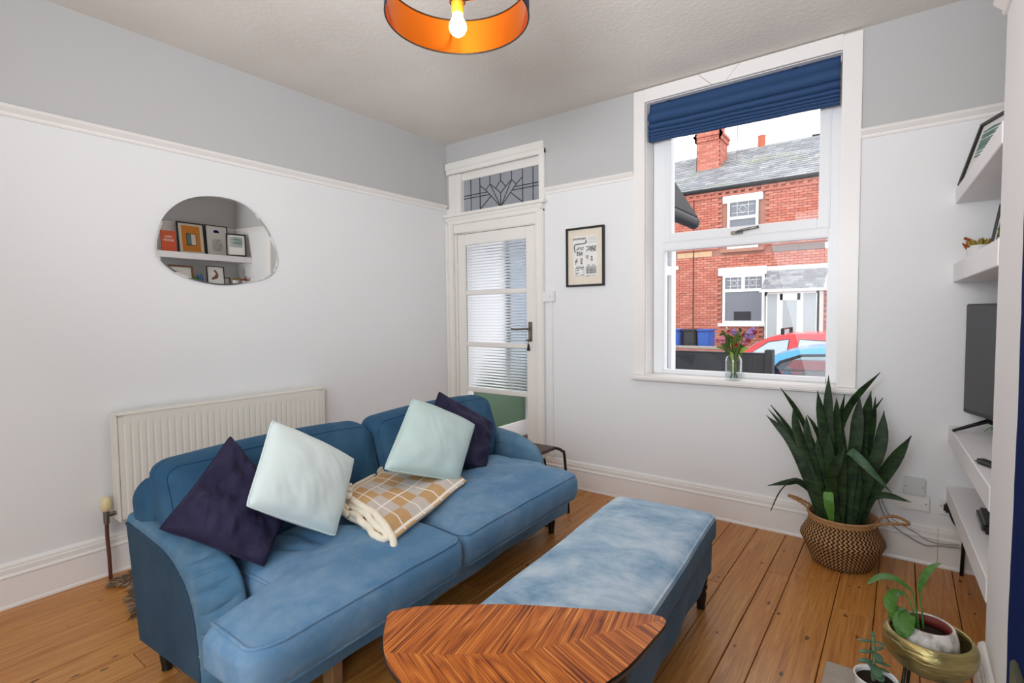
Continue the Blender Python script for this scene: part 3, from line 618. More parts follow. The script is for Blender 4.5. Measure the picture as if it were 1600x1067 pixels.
tag(cab.build('grey_cable', 'cable', None, True), 'thin grey cable looping along the skirting, lower of the pair', 'cable')
cab = MB(); cab.tube(catmull([(3.085, -.03, .36), (3.095, -.034, .29), (3.13, -.034, .215), (3.18, -.034, .185), (3.24, -.034, .155), (3.30, -.034, .125), (3.40, -.034, .135)], 6), .0022, 6)
tag(cab.build('white_cable', 'cable', None, True), 'thinner pale cable along the skirting, upper of the pair', 'cable')
# ================================================================== ALCOVE SHELVES AND WHAT STANDS ON THEM
def shelf(z0, z1, label):
    P = [(3.35, -.001, z0), (XA, -.001, z0), (XA, YC+.002, z0), (3.392, YC+.002, z0)]
    mb = MB(); mb.prism(P, (0, 0, z1-z0)).bevel(.003, 1)
    o = mb.build('floating_shelf', 'shelf'); return tag(o, label, 'shelf', 'white floating shelves in the alcove')
shelf(1.783, 1.853, 'topmost thick white floating shelf in the right alcove'); shelf(1.409, 1.496, 'second white alcove shelf from the top, holding small cacti')
shelf(.630, .712, 'white alcove shelf carrying the television'); shelf(.333, .416, 'lowest white alcove shelf holding a black set-top box')
def leaning(name, label, y0, y1, x, z, h, lean, frame, fw_, inner, t=.018):
    o = thing(name, label, 'picture', (x, (y0+y1)/2, z)); o.rotation_euler = (0, math.radians(lean), 0)
    hwid = (y1-y0)/2
    for a in ((-hwid, -hwid+fw_, 0, h), (hwid-fw_, hwid, 0, h), (-hwid+fw_, hwid-fw_, 0, fw_), (-hwid+fw_, hwid-fw_, h-fw_, h)):
        MB().box(-t, 0, a[0], a[1], a[2], a[3]).build('frame_side', frame, o)
    MB().box(-.007, -.002, -hwid+fw_-.002, hwid-fw_+.002, fw_-.002, h-fw_+.002).build('picture', inner, o)
    o['hw'] = hwid; return o
def art(o, m, y0, y1, z0, z1, nm='print', d=0): return MB().box(-.0085-d, -.006, y0, y1, z0, z1).build(nm, m, o)
f1 = leaning('orange_picture', 'black framed print with an orange border on the top shelf', -.715, -.415, 3.635, 1.853, .375, 10, 'black_frame', .014, 'mat_cream')
art(f1, 'amber_card', -.10, .10, .03, .335); art(f1, 'print_black', -.052, .056, .10, .245, 'inner_border', .001); art(f1, 'mat_cream', -.045, .049, .108, .238, 'inner_print', .002); art(f1, 'teal_ink', -.045, .0, .108, .238, 'inner_ink', .0025)  # teal ink covers one half of the inner print
f2 = leaning('figure_picture', 'thin framed print of a head above a grey torso on the top shelf', -.405, -.145, 3.635, 1.853, .375, 9, 'black_frame', .008, 'paper')
def blob(mb, pts, x=-.0085): mb.prism([(x, a, c) for a, c in pts], (.001, 0, 0))
mb = MB(); blob(mb, [(-.03, .285), (.03, .285), (.035, .305), (.0, .325), (-.035, .31)]); mb.build('hair', 'blue_wall', f2)
mb = MB(); blob(mb, [(-.045, .06), (.045, .06), (.06, .10), (.055, .17), (.03, .21), (-.03, .21), (-.06, .17), (-.06, .09)]); mb.build('torso', 'plastic_grey', f2)
mb = MB(); rr = random.Random(3)
for k in range(60):
    a, c = rr.uniform(-.05, .05), rr.uniform(.065, .205); mb.box(-.0095, -.0085, a, a+.006, c, c+.005)
mb.build('hatching', 'teal_ink', f2)
f3 = leaning('landscape_picture', 'black framed monochrome landscape print near the alcove corner on the top shelf', -.272, -.055, 3.405, 1.853, .285, 17, 'black_frame', .014, 'paper'); f3.rotation_euler.z = math.radians(21)
mb = MB(); rr = random.Random(7)
for k in range(9):
    c = .12+k*.014; blob(mb, [(-.07, c), (.07, c+.004*rr.uniform(-1, 1)), (.07, c+.008), (0, c+.006+.008*rr.random()), (-.07, c+.005)])
mb.build('landscape_print', 'teal_ink', f3)
bk_ = thing('orange_book', 'orange book with white title standing on the top shelf', 'book', (3.56, -.84, 1.853)); bk_.rotation_euler = (0, math.radians(9), 0)
MB().box(-.02, 0, -.075, .075, 0, .24).bevel(.002, 1).build('cover', 'orange_card', bk_); MB().box(-.0165, -.003, -.0745, .076, .003, .2415).build('pages', 'paper', bk_)
text('YOU', .035, 'paper', bk_, (-.0205, -.0, .17), (PI/2, 0, -PI/2), 'title_lettering'); text('GOOD', .035, 'paper', bk_, (-.0205, .0, .13), (PI/2, 0, -PI/2), 'title_lettering')
g1 = leaning('wooden_picture', 'brown wooden framed sketch on the second shelf', -.87, -.61, 3.50, 1.496, .215, 10, 'wood_frame', .02, 'paper')
mb = MB(); rr = random.Random(9)
for k in range(50):
    a, c = rr.uniform(-.08, .06), rr.uniform(.07, .15); mb.box(-.0085, -.0065, a, a+.01, c, c+.004)
mb.build('sketch', 'plastic_grey', g1)
g2_ = leaning('bird_picture', 'slim black framed bird print on the second shelf', -.48, -.28, 3.46, 1.496, .225, 9, 'black_frame', .008, 'paper')
mb = MB(); blob(mb, [(-.05, .06), (-.01, .07), (.02, .08), (.035, .12), (.02, .16), (-.005, .185), (-.02, .17), (.005, .14), (-.01, .11), (-.04, .09)]); mb.build('bird_print', 'wood_frame', g2_)
g3 = leaning('small_picture', 'tiny brown framed picture behind the cactus pots', -.255, -.17, 3.56, 1.496, .10, 8, 'wood_frame', .01, 'paper')
mb = MB(); mb.lathe([(.03, 0), (.038, .03), (.036, .08), (.024, .10), (.024, .115), (.028, .12), (.022, .12)], 20)
tag(mb.build('blue_jar', 'blue_jar', None, True, (3.50, -.545, 1.496)), 'small blue glazed jar on the second shelf', 'jar')
def spiky_pot(label, x, y, z, m, h, seed, name='potted_cactus'):
    o = thing(name, label, 'potted plant', (x, y, z), 0, 'small potted plants on the second shelf'); rr = random.Random(seed)
    MB().lathe([(.021, 0), (.027, .05), (.029, .052), (.026, .052), (.023, .04)], 20).build('pot', 'white_pot', o, True, angle=50)
    MB().lathe([(.0001, .042), (.0245, .042)], 16, cap=False).build('soil', 'soil', o)
    mb = MB()
    for k in range(44):
        a = rr.uniform(0, 2*PI); rad = rr.uniform(0, .02); t = rr.uniform(.4, 1); q = Vector((math.cos(a)*rad, math.sin(a)*rad, .042))
        e = q+Vector((math.cos(a)*rad*.9, math.sin(a)*rad*.9, h*t)); mb.tube([q, (q+e)/2+Vector((0, 0, .002)), e], [.004, .0048, .002], 6)
    mb.build('stems', m, o, True); return o
c1 = spiky_pot('white pot of rust coloured cactus nearest the back wall', 3.425, -.062, 1.496, 'cactus', .034, 1)
c1.scale = (1.3, 1.3, 1.3)
MB().tube([(.0, .0, .06), (-.014, .004, .078), (-.032, .008, .09)], [.005, .0055, .0045], 8).build('leaning_stem', 'cactus', c1, True)
spiky_pot('white pot of rust and olive cactus, second from the back wall', 3.43, -.165, 1.496, 'cactus2', .034, 2).scale = (1.3, 1.3, 1.3)
spiky_pot('little green plant in a white pot between picture and blue jar', 3.47, -.60, 1.496, 'lily', .05, 3, 'potted_plant')
bt = MB(); bt.tube([(0, 0, .0), (.0, .0, .03)], .008, 8); bt.prism([(-.014, 0, .03), (.006, 0, .036), (.016, .0, .062), (-.008, 0, .066)], (0, .006, 0))
tag(bt.build('blue_ornament', 'blue_jar', None, False, (3.475, -.075, 1.496)), 'tiny pale blue ornament behind the rust cactus', 'ornament')
# television
tv = thing('television', 'black flat screen television angled on the alcove shelf', 'television', (3.407, -.085, .712)); tv.rotation_euler = (0, 0, math.radians(-68))
MB().box(0, .74, -.012, .03, .085, .59).bevel(.004).build('casing', 'black_plastic', tv); MB().box(.009, .731, -.0135, -.011, .104, .581).build('screen', 'tv_screen', tv)
mb = MB(); mb.tube([(.09, .02, .10), (.09, .04, .06), (.07, -.085, .006)], [.012, .011, .007], 6); mb.tube([(.09, .04, .06), (.10, .14, .006)], [.011, .007], 6); mb.build('foot', 'black_plastic', tv)
mb = MB(); mb.tube([(.64, .02, .10), (.64, .04, .06), (.66, -.085, .006)], [.012, .011, .007], 6); mb.tube([(.64, .04, .06), (.63, .14, .006)], [.011, .007], 6); mb.build('foot', 'black_plastic', tv)
sbx = thing('set_top_box', 'black router-like box lying on the lowest alcove shelf', 'electronics', (3.52, -.55, .416))
MB().box(-.10, .13, -.12, .10, .0, .045).bevel(.012, 3).build('case', 'black_plastic', sbx, True, angle=50)
mb = MB()
for k in range(5): mb.box(-.07+k*.03, -.055+k*.03, -.06, .05, .0445, .047)
mb.build('vents', 'black_metal', sbx)
rc = MB(); rc.box(-.02, .02, -.08, .08, 0, .018).bevel(.008, 3)
rc = rc.build('remote_control', 'black_plastic', None, True, (3.435, -.83, .712), 50); rc.rotation_euler = (0, 0, .5); tag(rc, 'black remote control at the front of the television shelf', 'remote')
lp = thing('leafy_plant', 'small green leafy plant in a pot beside the television foot', 'potted plant', (3.505, -.46, .712))
MB().lathe([(.03, 0), (.038, .06), (.04, .062), (.036, .06)], 18).build('pot', 'white_pot', lp, True, angle=50)
rr = random.Random(12)
def leafblade(mb, pts, width, fold=.25, n=10, uvv=False, side=None, thick=0.):
    C = catmull(pts, max(2, n//(len(pts)-1))); m = len(C); V = []
    for i, c in enumerate(C):
        t = (C[min(i+1, m-1)]-C[max(i-1, 0)]).normalized(); s_ = side if side is not None else t.cross(Vector((0, 0, 1)))
        s_ = Vector(s_); s_ = (s_-t*s_.dot(t))
        if s_.length < 1e-4: s_ = t.cross(Vector((0, 1, 0)))
        s_.normalize(); nn = s_.cross(t).normalized(); wv = width(i/(m-1)) if callable(width) else width*math.sin(PI*min(.98, .04+.94*i/(m-1)))**.8
        V.append((c-s_*wv+nn*wv*fold, c, c+s_*wv+nn*wv*fold, nn))
    A = [[mb.bm.verts.new(v) for v in r[:3]] for r in V]
    for p, q in zip(A[:-1], A[1:]):
        for i in (0, 1): mb.bm.faces.new((p[i], p[i+1], q[i+1], q[i]))
    if thick:
        Bv = [[mb.bm.verts.new(Vector(v)-r[3]*thick) for v in r[:3]] for r in V]
        for p, q in zip(Bv[:-1], Bv[1:]):
            for i in (0, 1): mb.bm.faces.new((q[i], q[i+1], p[i+1], p[i]))
        for k in range(m-1):
            for i in (0, 2): mb.bm.faces.new((A[k][i], A[k+1][i], Bv[k+1][i], Bv[k][i]))
        mb.bm.faces.new((A[-1][0], A[-1][1], A[-1][2], Bv[-1][2], Bv[-1][1], Bv[-1][0])); mb.bm.faces.new((A[0][2], A[0][1], A[0][0], Bv[0][0], Bv[0][1], Bv[0][2]))
    return mb
for k in range(7):
    a = k*.9+2.2; L = .05+.03*rr.random(); mb = MB(); leafblade(mb, [(0, 0, .055), (math.cos(a)*L*.5, math.sin(a)*L*.5, .085), (math.cos(a)*L, math.sin(a)*L, .06)], .017); mb.build('leaf', 'lily', lp, True)
rod = MB(); rod.tube([(3.412, -.06, .0), (3.42, -.075, .33)], .008, 8); tag(rod.build('black_rod', 'black_metal', None, True), 'slim black rod standing under the lowest alcove shelf', 'rod')
# hearth and fireplace edge
tag(MB().box(2.965, XB-.03, -2.45, -1.165, 0, .012).bevel(.004).build('hearth_slab', 'hearth'), 'grey stone hearth slab set on the floor boards', 'hearth')
fp = thing('fireplace', 'olive tiled fireplace insert in the navy chimney breast', 'fireplace', (XB-.003, -2.10, .012))
for sy in (-1, 1):
    for k in range(3): MB().box(-.014, 0, sy*.36-.07, sy*.36+.07, .0+k*.15, .148+k*.15).bevel(.004).build('tile', 'slate_tile', fp)
MB().box(-.014, 0, -.29, .29, .30, .448).bevel(.004).build('tile_lintel', 'slate_tile', fp); MB().box(-.006, 0, -.285, .285, 0, .30).build('grate_back', 'black_metal', fp)
# ================================================================== SOFA
def superpanel(mb, sx, sy, sz, r, deform=None, nx=26, ny=26, nzz=8):
    """rounded box, origin at its centre, vertices passed through deform"""
    cache = {}
    def vert(p):
        k = tuple(round(c, 5) for c in p)
        if k in cache: return cache[k]
        h = Vector((sx/2, sy/2, sz/2)); q = Vector(p)
        inner = Vector(tuple(max(-(h[i]-r), min(h[i]-r, q[i])) for i in range(3))); d_ = q-inner
        if d_.length > 1e-9: q = inner+d_.normalized()*r
        if deform: q = Vector(deform(q.x, q.y, q.z))
        v = mb.bm.verts.new(q); cache[k] = v; return v
    def axis(n, s_):
        # denser near the ends so that the rounding is smooth
        out = [0]; 
        e = [r*t for t in (0, .3, .65, 1.0)]
        lin_ = [s_*-.5+v for v in e]; mid = [-(s_/2-r)+(s_-2*r)*i/n for i in range(1, n)]
        return lin_+mid+[-v for v in lin_[::-1]]
    X, Y, Z = axis(nx, sx), axis(ny, sy), axis(nzz, sz)
    def face(A, B, mk):
        for i in range(len(A)-1):
            for j in range(len(B)-1):
                vs = [vert(mk(A[i], B[j])), vert(mk(A[i+1], B[j])), vert(mk(A[i+1], B[j+1])), vert(mk(A[i], B[j+1]))]
                if len(set(vs)) == 4:
                    try: mb.bm.faces.new(vs)
                    except ValueError: pass
    for s_ in (-1, 1):
        face(X, Y, lambda a, b_: (a, b_, s_*sz/2)); face(X, Z, lambda a, b_: (a, s_*sy/2, b_)); face(Y, Z, lambda a, b_: (s_*sx/2, a, b_))
    bmesh.ops.recalc_face_normals(mb.bm, faces=mb.bm.faces); return mb
def rrect(sx, sy, r, n=6):
    P = []
    for cx, cy, a0 in ((sx/2-r, sy/2-r, 0), (-sx/2+r, sy/2-r, PI/2), (-sx/2+r, -sy/2+r, PI), (sx/2-r, -sy/2+r, 1.5*PI)):
        for k in range(n+1): P.append((cx+r*math.cos(a0+PI/2*k/n), cy+r*math.sin(a0+PI/2*k/n)))
    out = []
    for a, c in zip(P, P[1:]+P[:1]):
        L = math.hypot(c[0]-a[0], c[1]-a[1]); m = max(1, int(L/.04))
        for k in range(m): out.append((a[0]+(c[0]-a[0])*k/m, a[1]+(c[1]-a[1])*k/m))
    return out
SO = thing('sofa', 'two-cushion blue velvet sofa with rolled pleated arms and dark turned legs', 'sofa', (.985, -2.655, 0), math.radians(2.6))
SL = 1.93
# upholstered base
def dbase(x, y, z): return (x, y, z+.004*math.sin(y*9)*(1 if z < 0 else 0))
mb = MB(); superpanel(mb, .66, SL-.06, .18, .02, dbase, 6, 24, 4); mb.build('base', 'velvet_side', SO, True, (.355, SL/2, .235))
mb = MB(); superpanel(mb, .025, SL-.03, .21, .01, lambda x, y, z: (x+.006*math.sin(y*14)*(z < 0), y, z+.006*math.sin(y*5)*(z < 0)), 2, 40, 6); mb.build('front_valance', 'velvet_seat', SO, True, (.70, SL/2, .222))
# back frame
def dback(x, y, z):
    e = abs(y)/(SL/2); zz = z-.03*smooth(.92, 1.0, e)*(z > 0); return (x-.17*(z+.29), y, zz)
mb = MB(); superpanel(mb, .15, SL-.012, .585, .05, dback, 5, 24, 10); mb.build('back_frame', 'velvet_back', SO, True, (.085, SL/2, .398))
# side panels and rolled arms
def pcurve(t):   # outer seam of the arm in the (depth, height) plane
    P = catmull([(-.075, 0, .53), (.10, 0, .512), (.24, 0, .488), (.345, 0, .43), (.405, 0, .34), (.432, 0, .21), (.44, 0, .13)], 8); f_ = t*(len(P)-1); i = min(int(f_), len(P)-2); return P[i].lerp(P[i+1], f_-i)
def qcurve(t, fw=0.):   # inner seam
    P = catmull([(-.075, 0, .50), (.183+fw*.5, 0, .505), (.345+fw, 0, .505), (.465+fw, 0, .47), (.51+fw, 0, .39), (.52+fw, 0, .24), (.515+fw, 0, .125)], 8); f_ = t*(len(P)-1); i = min(int(f_), len(P)-2); return P[i].lerp(P[i+1], f_-i)
qcurve0 = qcurve
def arm(sgn, l0, name, AW, a0, a1, fw=0.):
    qcurve = lambda t: qcurve0(t, fw)
    def fn(t, a):
        p, q = pcurve(t), qcurve(t); e = 1e-3
        tg = (pcurve(min(1, t+e))+qcurve(min(1, t+e))-pcurve(max(0, t-e))-qcurve(max(0, t-e))); nrm = Vector((-tg.z, 0, tg.x)).normalized()
        if nrm.z < 0 and nrm.x < 0: nrm = -nrm
        th = PI*a; base = p.lerp(q, .5-.5*math.cos(th)); amp = (a0+(a1-a0)*smooth(.3, .6, t))*(1-.6*smooth(.78, 1., t))
        hgt = amp*math.sin(th)**.6 if math.sin(th) > 0 else 0
        # pleats gathered from the outer seam over the front of the roll
        pl_ = smooth(.40, .5, t)*smooth(0, .06, .92-t)*smooth(.0, .06, a)*smooth(0, .35, .78-a)
        ph = t*46+a*2.6+.8*nz(t*8, a*3, 2); g_ = (abs(math.sin(ph)))**.45
        hgt -= .024*pl_*(1-g_)
        hgt += .004*nz(p.x*9+3, a*5, t*9)
        l = AW*(.5-.5*math.cos(th))-.03*math.sin(th)*(1-a)*smooth(.0, .25, t)
        P = base+nrm*hgt
        return (P.x, l0+sgn*l, P.z)
    mb = MB(); mb.grid(fn, 260, 36); return mb.build(name, 'velvet_arm', SO, True, recalc=True)
def sidepanel(sgn, l0, AW):
    P = [pcurve(k/24) for k in range(25)]; poly = [(v.x, l0-sgn*.004, v.z) for v in P]+[(-.003, l0-sgn*.004, .118)]
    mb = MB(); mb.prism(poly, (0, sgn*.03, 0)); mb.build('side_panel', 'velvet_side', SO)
    poly = [(v.x, l0+sgn*AW, v.z) for v in [qcurve(k/24, .06 if sgn < 0 else 0.) for k in range(25)]]+[(0, l0+sgn*AW, .115)]
    mb = MB(); mb.prism(poly, (0, -sgn*.02, 0)); mb.build('inner_panel', 'velvet_arm', SO)
    mb = MB(); mb.tube([(v.x, l0-sgn*.002, v.z) for v in P], .006, 8); mb.build('arm_piping', 'velvet_side', SO, True)
arm(1, -.0, 'arm', .10, .047, .075); sidepanel(1, 0, .10); arm(-1, SL, 'arm', .16, .066, .100, .06); sidepanel(-1, SL, .16)
def inset(r, off): return r-math.sqrt(max(0, r*r-(r-off)**2))
# seat cushions : T shaped at the outer ends
def seat(l0, l1, ear0, ear1, d1, seed, zt, arm_d=.66):
    L = l1-l0; D = d1-.20; T = .155
    def shape(x, y):      # widen the front part into the ear on one side
        d_ = x+D/2+.20; w = smooth(arm_d-.01, arm_d+.035, d_); v = y/(L/2)
        if v < 0: y -= ear0*w*(-v)**2
        else: y += ear1*w*v**2
        return x, y
    def df(x, y, z):
        u, v = x/(D/2), y/(L/2); x, y = shape(x, y)
        puff = (1-min(1, abs(u))**2.6)*(1-min(1, abs(v))**3)
        tz = (z/(T/2)+1)/2
        wr = .014*nz(x*5+seed, y*5, 1)+.008*nz(x*13+seed, y*9, 2)
        wr -= .016*(1-min(1, abs(nz(x*5-y*4+seed*2, x*2+y*5, 5))*5))*smooth(.55, .1, u+.2) if True else 0
        z += tz*(.034*puff+wr*(.3+.7*puff)) - .010*smooth(.55, 1, u)*tz
        z += (1-tz)*.0
        b_ = .014*(1-abs(z)/(T))*math.copysign(1, u)*smooth(.8, 1, abs(u)); x += b_
        return x, y, z
    c = Vector((.20+D/2, (l0+l1)/2, zt-T/2))
    mb = MB(); superpanel(mb, D, L, T, .045, df, 34, 42, 6); o = mb.build('seat_cushion', 'velvet_seat', SO, True, c)
    for zz, nm in ((T/2-.014, 'piping'), (-T/2+.014, 'piping')):
        P = []; rd = inset(.045, .014)*2-.002
        for x, y in rrect(D-rd, L-rd, .04): P.append(Vector(df(x, y, zz)))
        MB().tube(P, .0055, 8, True).build(nm, 'velvet_seat', o, True)
    return o
seat(.115, .735, .22, .0, .905, 1.3, .455)
seat(.745, 1.735, .0, -.035, .890, 7.1, .450)
# back cushions
def backc(l0, l1, seed, top=.80, bulge=.05, end=0):
    L = l1-l0; Hc = top-.44; T = .16
    def df(x, y, z):
        u, v, w_ = x/(T/2), y/(L/2), z/(Hc/2)
        puff = (1-min(1, abs(v))**3)*(1-min(1, abs(w_))**3)
        x += math.copysign(1, x)*bulge*puff*(.9 if x > 0 else .4)*min(1, abs(u))+.010*nz(y*6+seed, z*7, 3)*(x > 0)
        z += .018*(1-v*v)*(w_ > 0)*w_
        if end: z += .105*smooth(.70, .92, v*end)*(1-max(-1, min(1, w_)))/2
        return x-.36*(z+Hc/2), y, z
    mb = MB(); superpanel(mb, T, L, Hc, .07, df, 6, 34, 18); o = mb.build('back_cushion', 'velvet_back', SO, True, (.285, (l0+l1)/2, .44+Hc/2))
    for xx in (T/2-.022,):
        rd = inset(.07, .022)*2-.002; P = [Vector(df(xx, y, z)) for y, z in rrect(L-rd, Hc-rd, .06)]
        MB().tube(P, .005, 8, True).build('piping', 'velvet_back', o, True)
backc(-.01, .875, 2.0, .785, .035, -1); backc(.885, 1.80, 5.0, .785, .035, 1)
def turned_leg(parent, x, y, h, m='black_wood'):
    mb = MB(); mb.lathe([(.013, 0), (.018, .002), (.017, .015), (.021, .04), (.0235, h*.45), (.020, h*.55), (.027, h*.62), (.027, h*.68), (.021, h*.72), (.027, h*.8), (.027, h)], 18)
    return mb.build('leg', m, parent, True, (x, y, 0), 50)
for x, y, hh_ in ((.06, .055, .15), (.085, SL-.09, .15), (.625, .10, .16), (.64, SL-.085, .16)): turned_leg(SO, x, y, hh_)
# ------------------------------------------------------------------ throw cushions
def pillow(name, label, corners, thick, m, piping=None, seed=0, slump=0, concave=.05, wrinkle=.012, group='throw cushions on the sofa'):
    A, Bc, Cc, Dc = [Vector(c) for c in corners]          # u0v0, u1v0, u1v1, u0v1
    cen = (A+Bc+Cc+Dc)/4; nrm = (Cc-A).cross(Dc-Bc).normalized()
    o = thing(name, label, 'cushion', cen, 0, group)
    def pos(u, v, side):
        uu, vv = u*2-1, v*2-1
        ku = 1-concave*(1-vv*vv)*abs(uu)**2; kv = 1-concave*(1-uu*uu)*abs(vv)**2
        a, b_ = .5+uu*ku*.5, .5+vv*kv*.5
        cr = .02*(abs(uu)*abs(vv))**7; a, b_ = .5+(a-.5)*(1-cr), .5+(b_-.5)*(1-cr)
        P = A.lerp(Bc, a).lerp(Dc.lerp(Cc, a), b_)
        h = thick*max(0, (1-uu*uu)*(1-vv*vv))**.42
        edge = 1-max(abs(uu), abs(vv))**6
        wv = wrinkle*(nz(a*5+seed, b_*5, seed)+.7*abs(nz(a*9+b_*6+seed, b_*3-a*2, seed+4))-.25)*edge*2
        rad = wrinkle*.8*math.sin(9*math.atan2(vv, uu)+seed)*smooth(.5, .95, max(abs(uu), abs(vv)))*edge
        return P-cen+nrm*side*(h+wv*(side > 0)+rad*(side > 0))
    mb = MB(); n_ = 40
    mb.grid(lambda u, v: pos(u, v, 1), n_, n_); mb.grid(lambda u, v: pos(u, v, -1), n_, n_); mb.weld(2e-4); mb.build('cover', m, o, True, recalc=True)
    per = [pos(k/24, 0, 0) for k in range(24)]+[pos(1, k/24, 0) for k in range(24)]+[pos(1-k/24, 1, 0) for k in range(24)]+[pos(0, 1-k/24, 0) for k in range(24)]
    MB().tube(per, .0042 if piping else .003, 8, True).build('piping' if piping else 'seam', piping or m, o, True)
    return o
# corners run : lower-left, lower-right/bottom, right/top ...
pillow('throw_cushion', 'dark navy velvet cushion slumped against the near arm, beside the pale mint one', [(1.36, -2.711, .633), (1.54, -2.48, .475), (1.42, -2.32, .585), (1.27, -2.448, .86)], .08, 'navy', None, 1.0, concave=.05, wrinkle=.016)
pillow('throw_cushion', 'palest mint cushion leaning over the navy one at the near end', [(1.53, -2.526, .686), (1.56, -2.235, .494), (1.36, -2.001, .687), (1.32, -2.322, .897)], .07, 'pale_mint', 'pale_mint', 2.0, concave=.015, wrinkle=.0028)
pillow('throw_cushion', 'mint green cushion propped on the plaid throw at the far end', [(1.47, -1.937, .647), (1.53, -1.558, .508), (1.36, -1.241, .698), (1.24, -1.563, .871)], .07, 'mint', 'mint', 3.0, concave=.015, wrinkle=.0028)
pillow('throw_cushion', 'dark navy velvet cushion tucked behind the mint one by the far arm', [(1.33, -1.66, .61), (1.41, -1.21, .448), (1.28, -.986, .652), (1.20, -1.342, .875)], .065, 'navy', None, 5.0, concave=.05, wrinkle=.014)
# ------------------------------------------------------------------ folded plaid throw
bl = thing('plaid_throw', 'folded tan and grey plaid fleece throw with cream edges on the seat', 'blanket', (1.5, -1.9, .5))
BA, BB, BC, BD = Vector((1.405, -2.065, .556)), Vector((1.735, -2.118, .535)), Vector((1.53, -1.51, .53)), Vector((1.19, -1.66, .545))   # near-back, near-front, far-front, far-back
ctr = Vector((1.5, -1.9, .5))
def bsurf(u, v, lay):
    P = BA.lerp(BB, u).lerp(BD.lerp(BC, u), v)
    z = .010*nz(u*3+1, v*3, 2)+.012*math.sin(u*5+v*2)*(1-v)*.6
    side = smooth(.86, 1.0, u); z -= side*.035*(1-.2*v)
    P = P+Vector((.03*side*0, 0, z+lay)); P += (BB-BA).normalized()*(.012*math.sin(PI*min(1, max(0, .5+lay*9)))*side)
    return P-ctr
mb = MB(); mb.grid(lambda u, v: bsurf(u, v, .0), 34, 30, True); mb.build('top_layer', 'plaid', bl, True, recalc=True)
mb = MB(); mb.grid(lambda u, v: bsurf(u*.97, v, -.022), 20, 20); mb.build('under_layer', 'sherpa', bl, True)
# the folded near edge : cream fleece layers, rolled and wavy
def fold_loop(z0, z1, u0, u1, off, ph):
    def q(u, z, o_): return bsurf(u, 0, 0)+Vector((0, 0, z+.005*math.sin(u*12+ph)+.004*nz(u*9, z*40, 1)))+Vector((-.28, -.96, 0))*(o_+.006*math.sin(u*9+ph))
    P = [q(u0+(u1-u0)*i/24, z0, off) for i in range(25)]
    e = (BB-BA).normalized(); c0, c1 = P[-1], q(u1, z1, off+.02)
    P += [c0.lerp(c1, t)+e*(.022*math.sin(PI*t)) for t in (.25, .5, .75)]
    P += [q(u1-(u1-u0+.12)*i/26, z1, off+.02+.006*math.sin(i*.8)) for i in range(27)]
    mb = MB(); mb.tube(P, [.0135+.002*nz(i*.3, z0*50, 3) for i in range(len(P))], 10); mb.build('fleece_edge', 'sherpa', bl, True)
fold_loop(-.004, -.056, .0, .97, .0, .3); fold_loop(-.021, -.038, -.05, .90, .010, 1.4)
mb = MB(); P = [(1.43, -2.085, .535), (1.41, -2.10, .56), (1.40, -2.09, .585), (1.385, -2.07, .598), (1.40, -2.045, .592)]
for dx, dy, dz in ((0, 0, 0), (.028, -.018, -.008), (.055, -.04, -.018)):
    mb.tube(catmull([Vector(p)+Vector((dx, dy, dz))-ctr for p in P], 5), .0125, 10)
mb.build('curled_corner', 'sherpa', bl, True)
for off, z_ in ((.0, .0), (.03, .012)):
    mb = MB(); mb.tube([bsurf(-.01-off*.5, v/14, z_)+Vector((-.006, 0, .0)) for v in range(15)], .009, 8); mb.build('back_edge', 'sherpa', bl, True)
# ================================================================== BENCH FOOTSTOOL
BE = thing('bench_footstool', 'long faded blue velvet bench footstool with dark turned legs', 'footstool', (2.315, -1.035, 0), math.radians(4.0))
BL_, BW, BT = 1.36, .455, .12
def dbench(x, y, z):
    u, v = x/(BW/2), y/(BL_/2); tz = (z/(BT/2)+1)/2; puff = (1-min(1, abs(u))**3)*(1-min(1, abs(v))**4)
    wr = .006*nz(x*6+4, y*6, 1)-.006*abs(nz(x*3+9, y*16+x*7, 2))*(1-abs(u)**4)
    z += tz*(.02*puff+wr*(.35+.65*puff)) + .003*math.sin(y*7)*(1-tz)
    return x+.0025*math.sin(y*8+1)*(abs(u) > .9), y, z
mb = MB(); superpanel(mb, BW, BL_, BT, .035, dbench, 24, 90, 5); cu_ = mb.build('cushion', 'velvet_bench', BE, True, (0, -BL_/2, .358))
cu_.data.materials.append(M['velvet_bench_shade'])
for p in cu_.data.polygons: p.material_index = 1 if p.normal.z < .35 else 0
rd = inset(.035, .012)*2-.002; P = [Vector(dbench(x, y, BT/2-.012)) for x, y in rrect(BW-rd, BL_-rd, .035)]; MB().tube(P, .0048, 8, True).build('piping', 'velvet_bench', cu_, True)
def dsk(x, y, z):
    k = (z < 0); return (x+.005*math.sin(y*19)*k*(abs(x) > .15), y+.004*math.sin(x*15)*k*(abs(y) > .5), z+.003*math.sin(y*6)*k)
mb = MB(); superpanel(mb, BW-.03, BL_-.04, .17, .02, dsk, 8, 60, 6); mb.build('skirt', 'velvet_bench_shade', BE, True, (0, -BL_/2, .24))
for x in (-.16, .17):
    for y in (-.045, -BL_+.08): turned_leg(BE, x, y, .15)
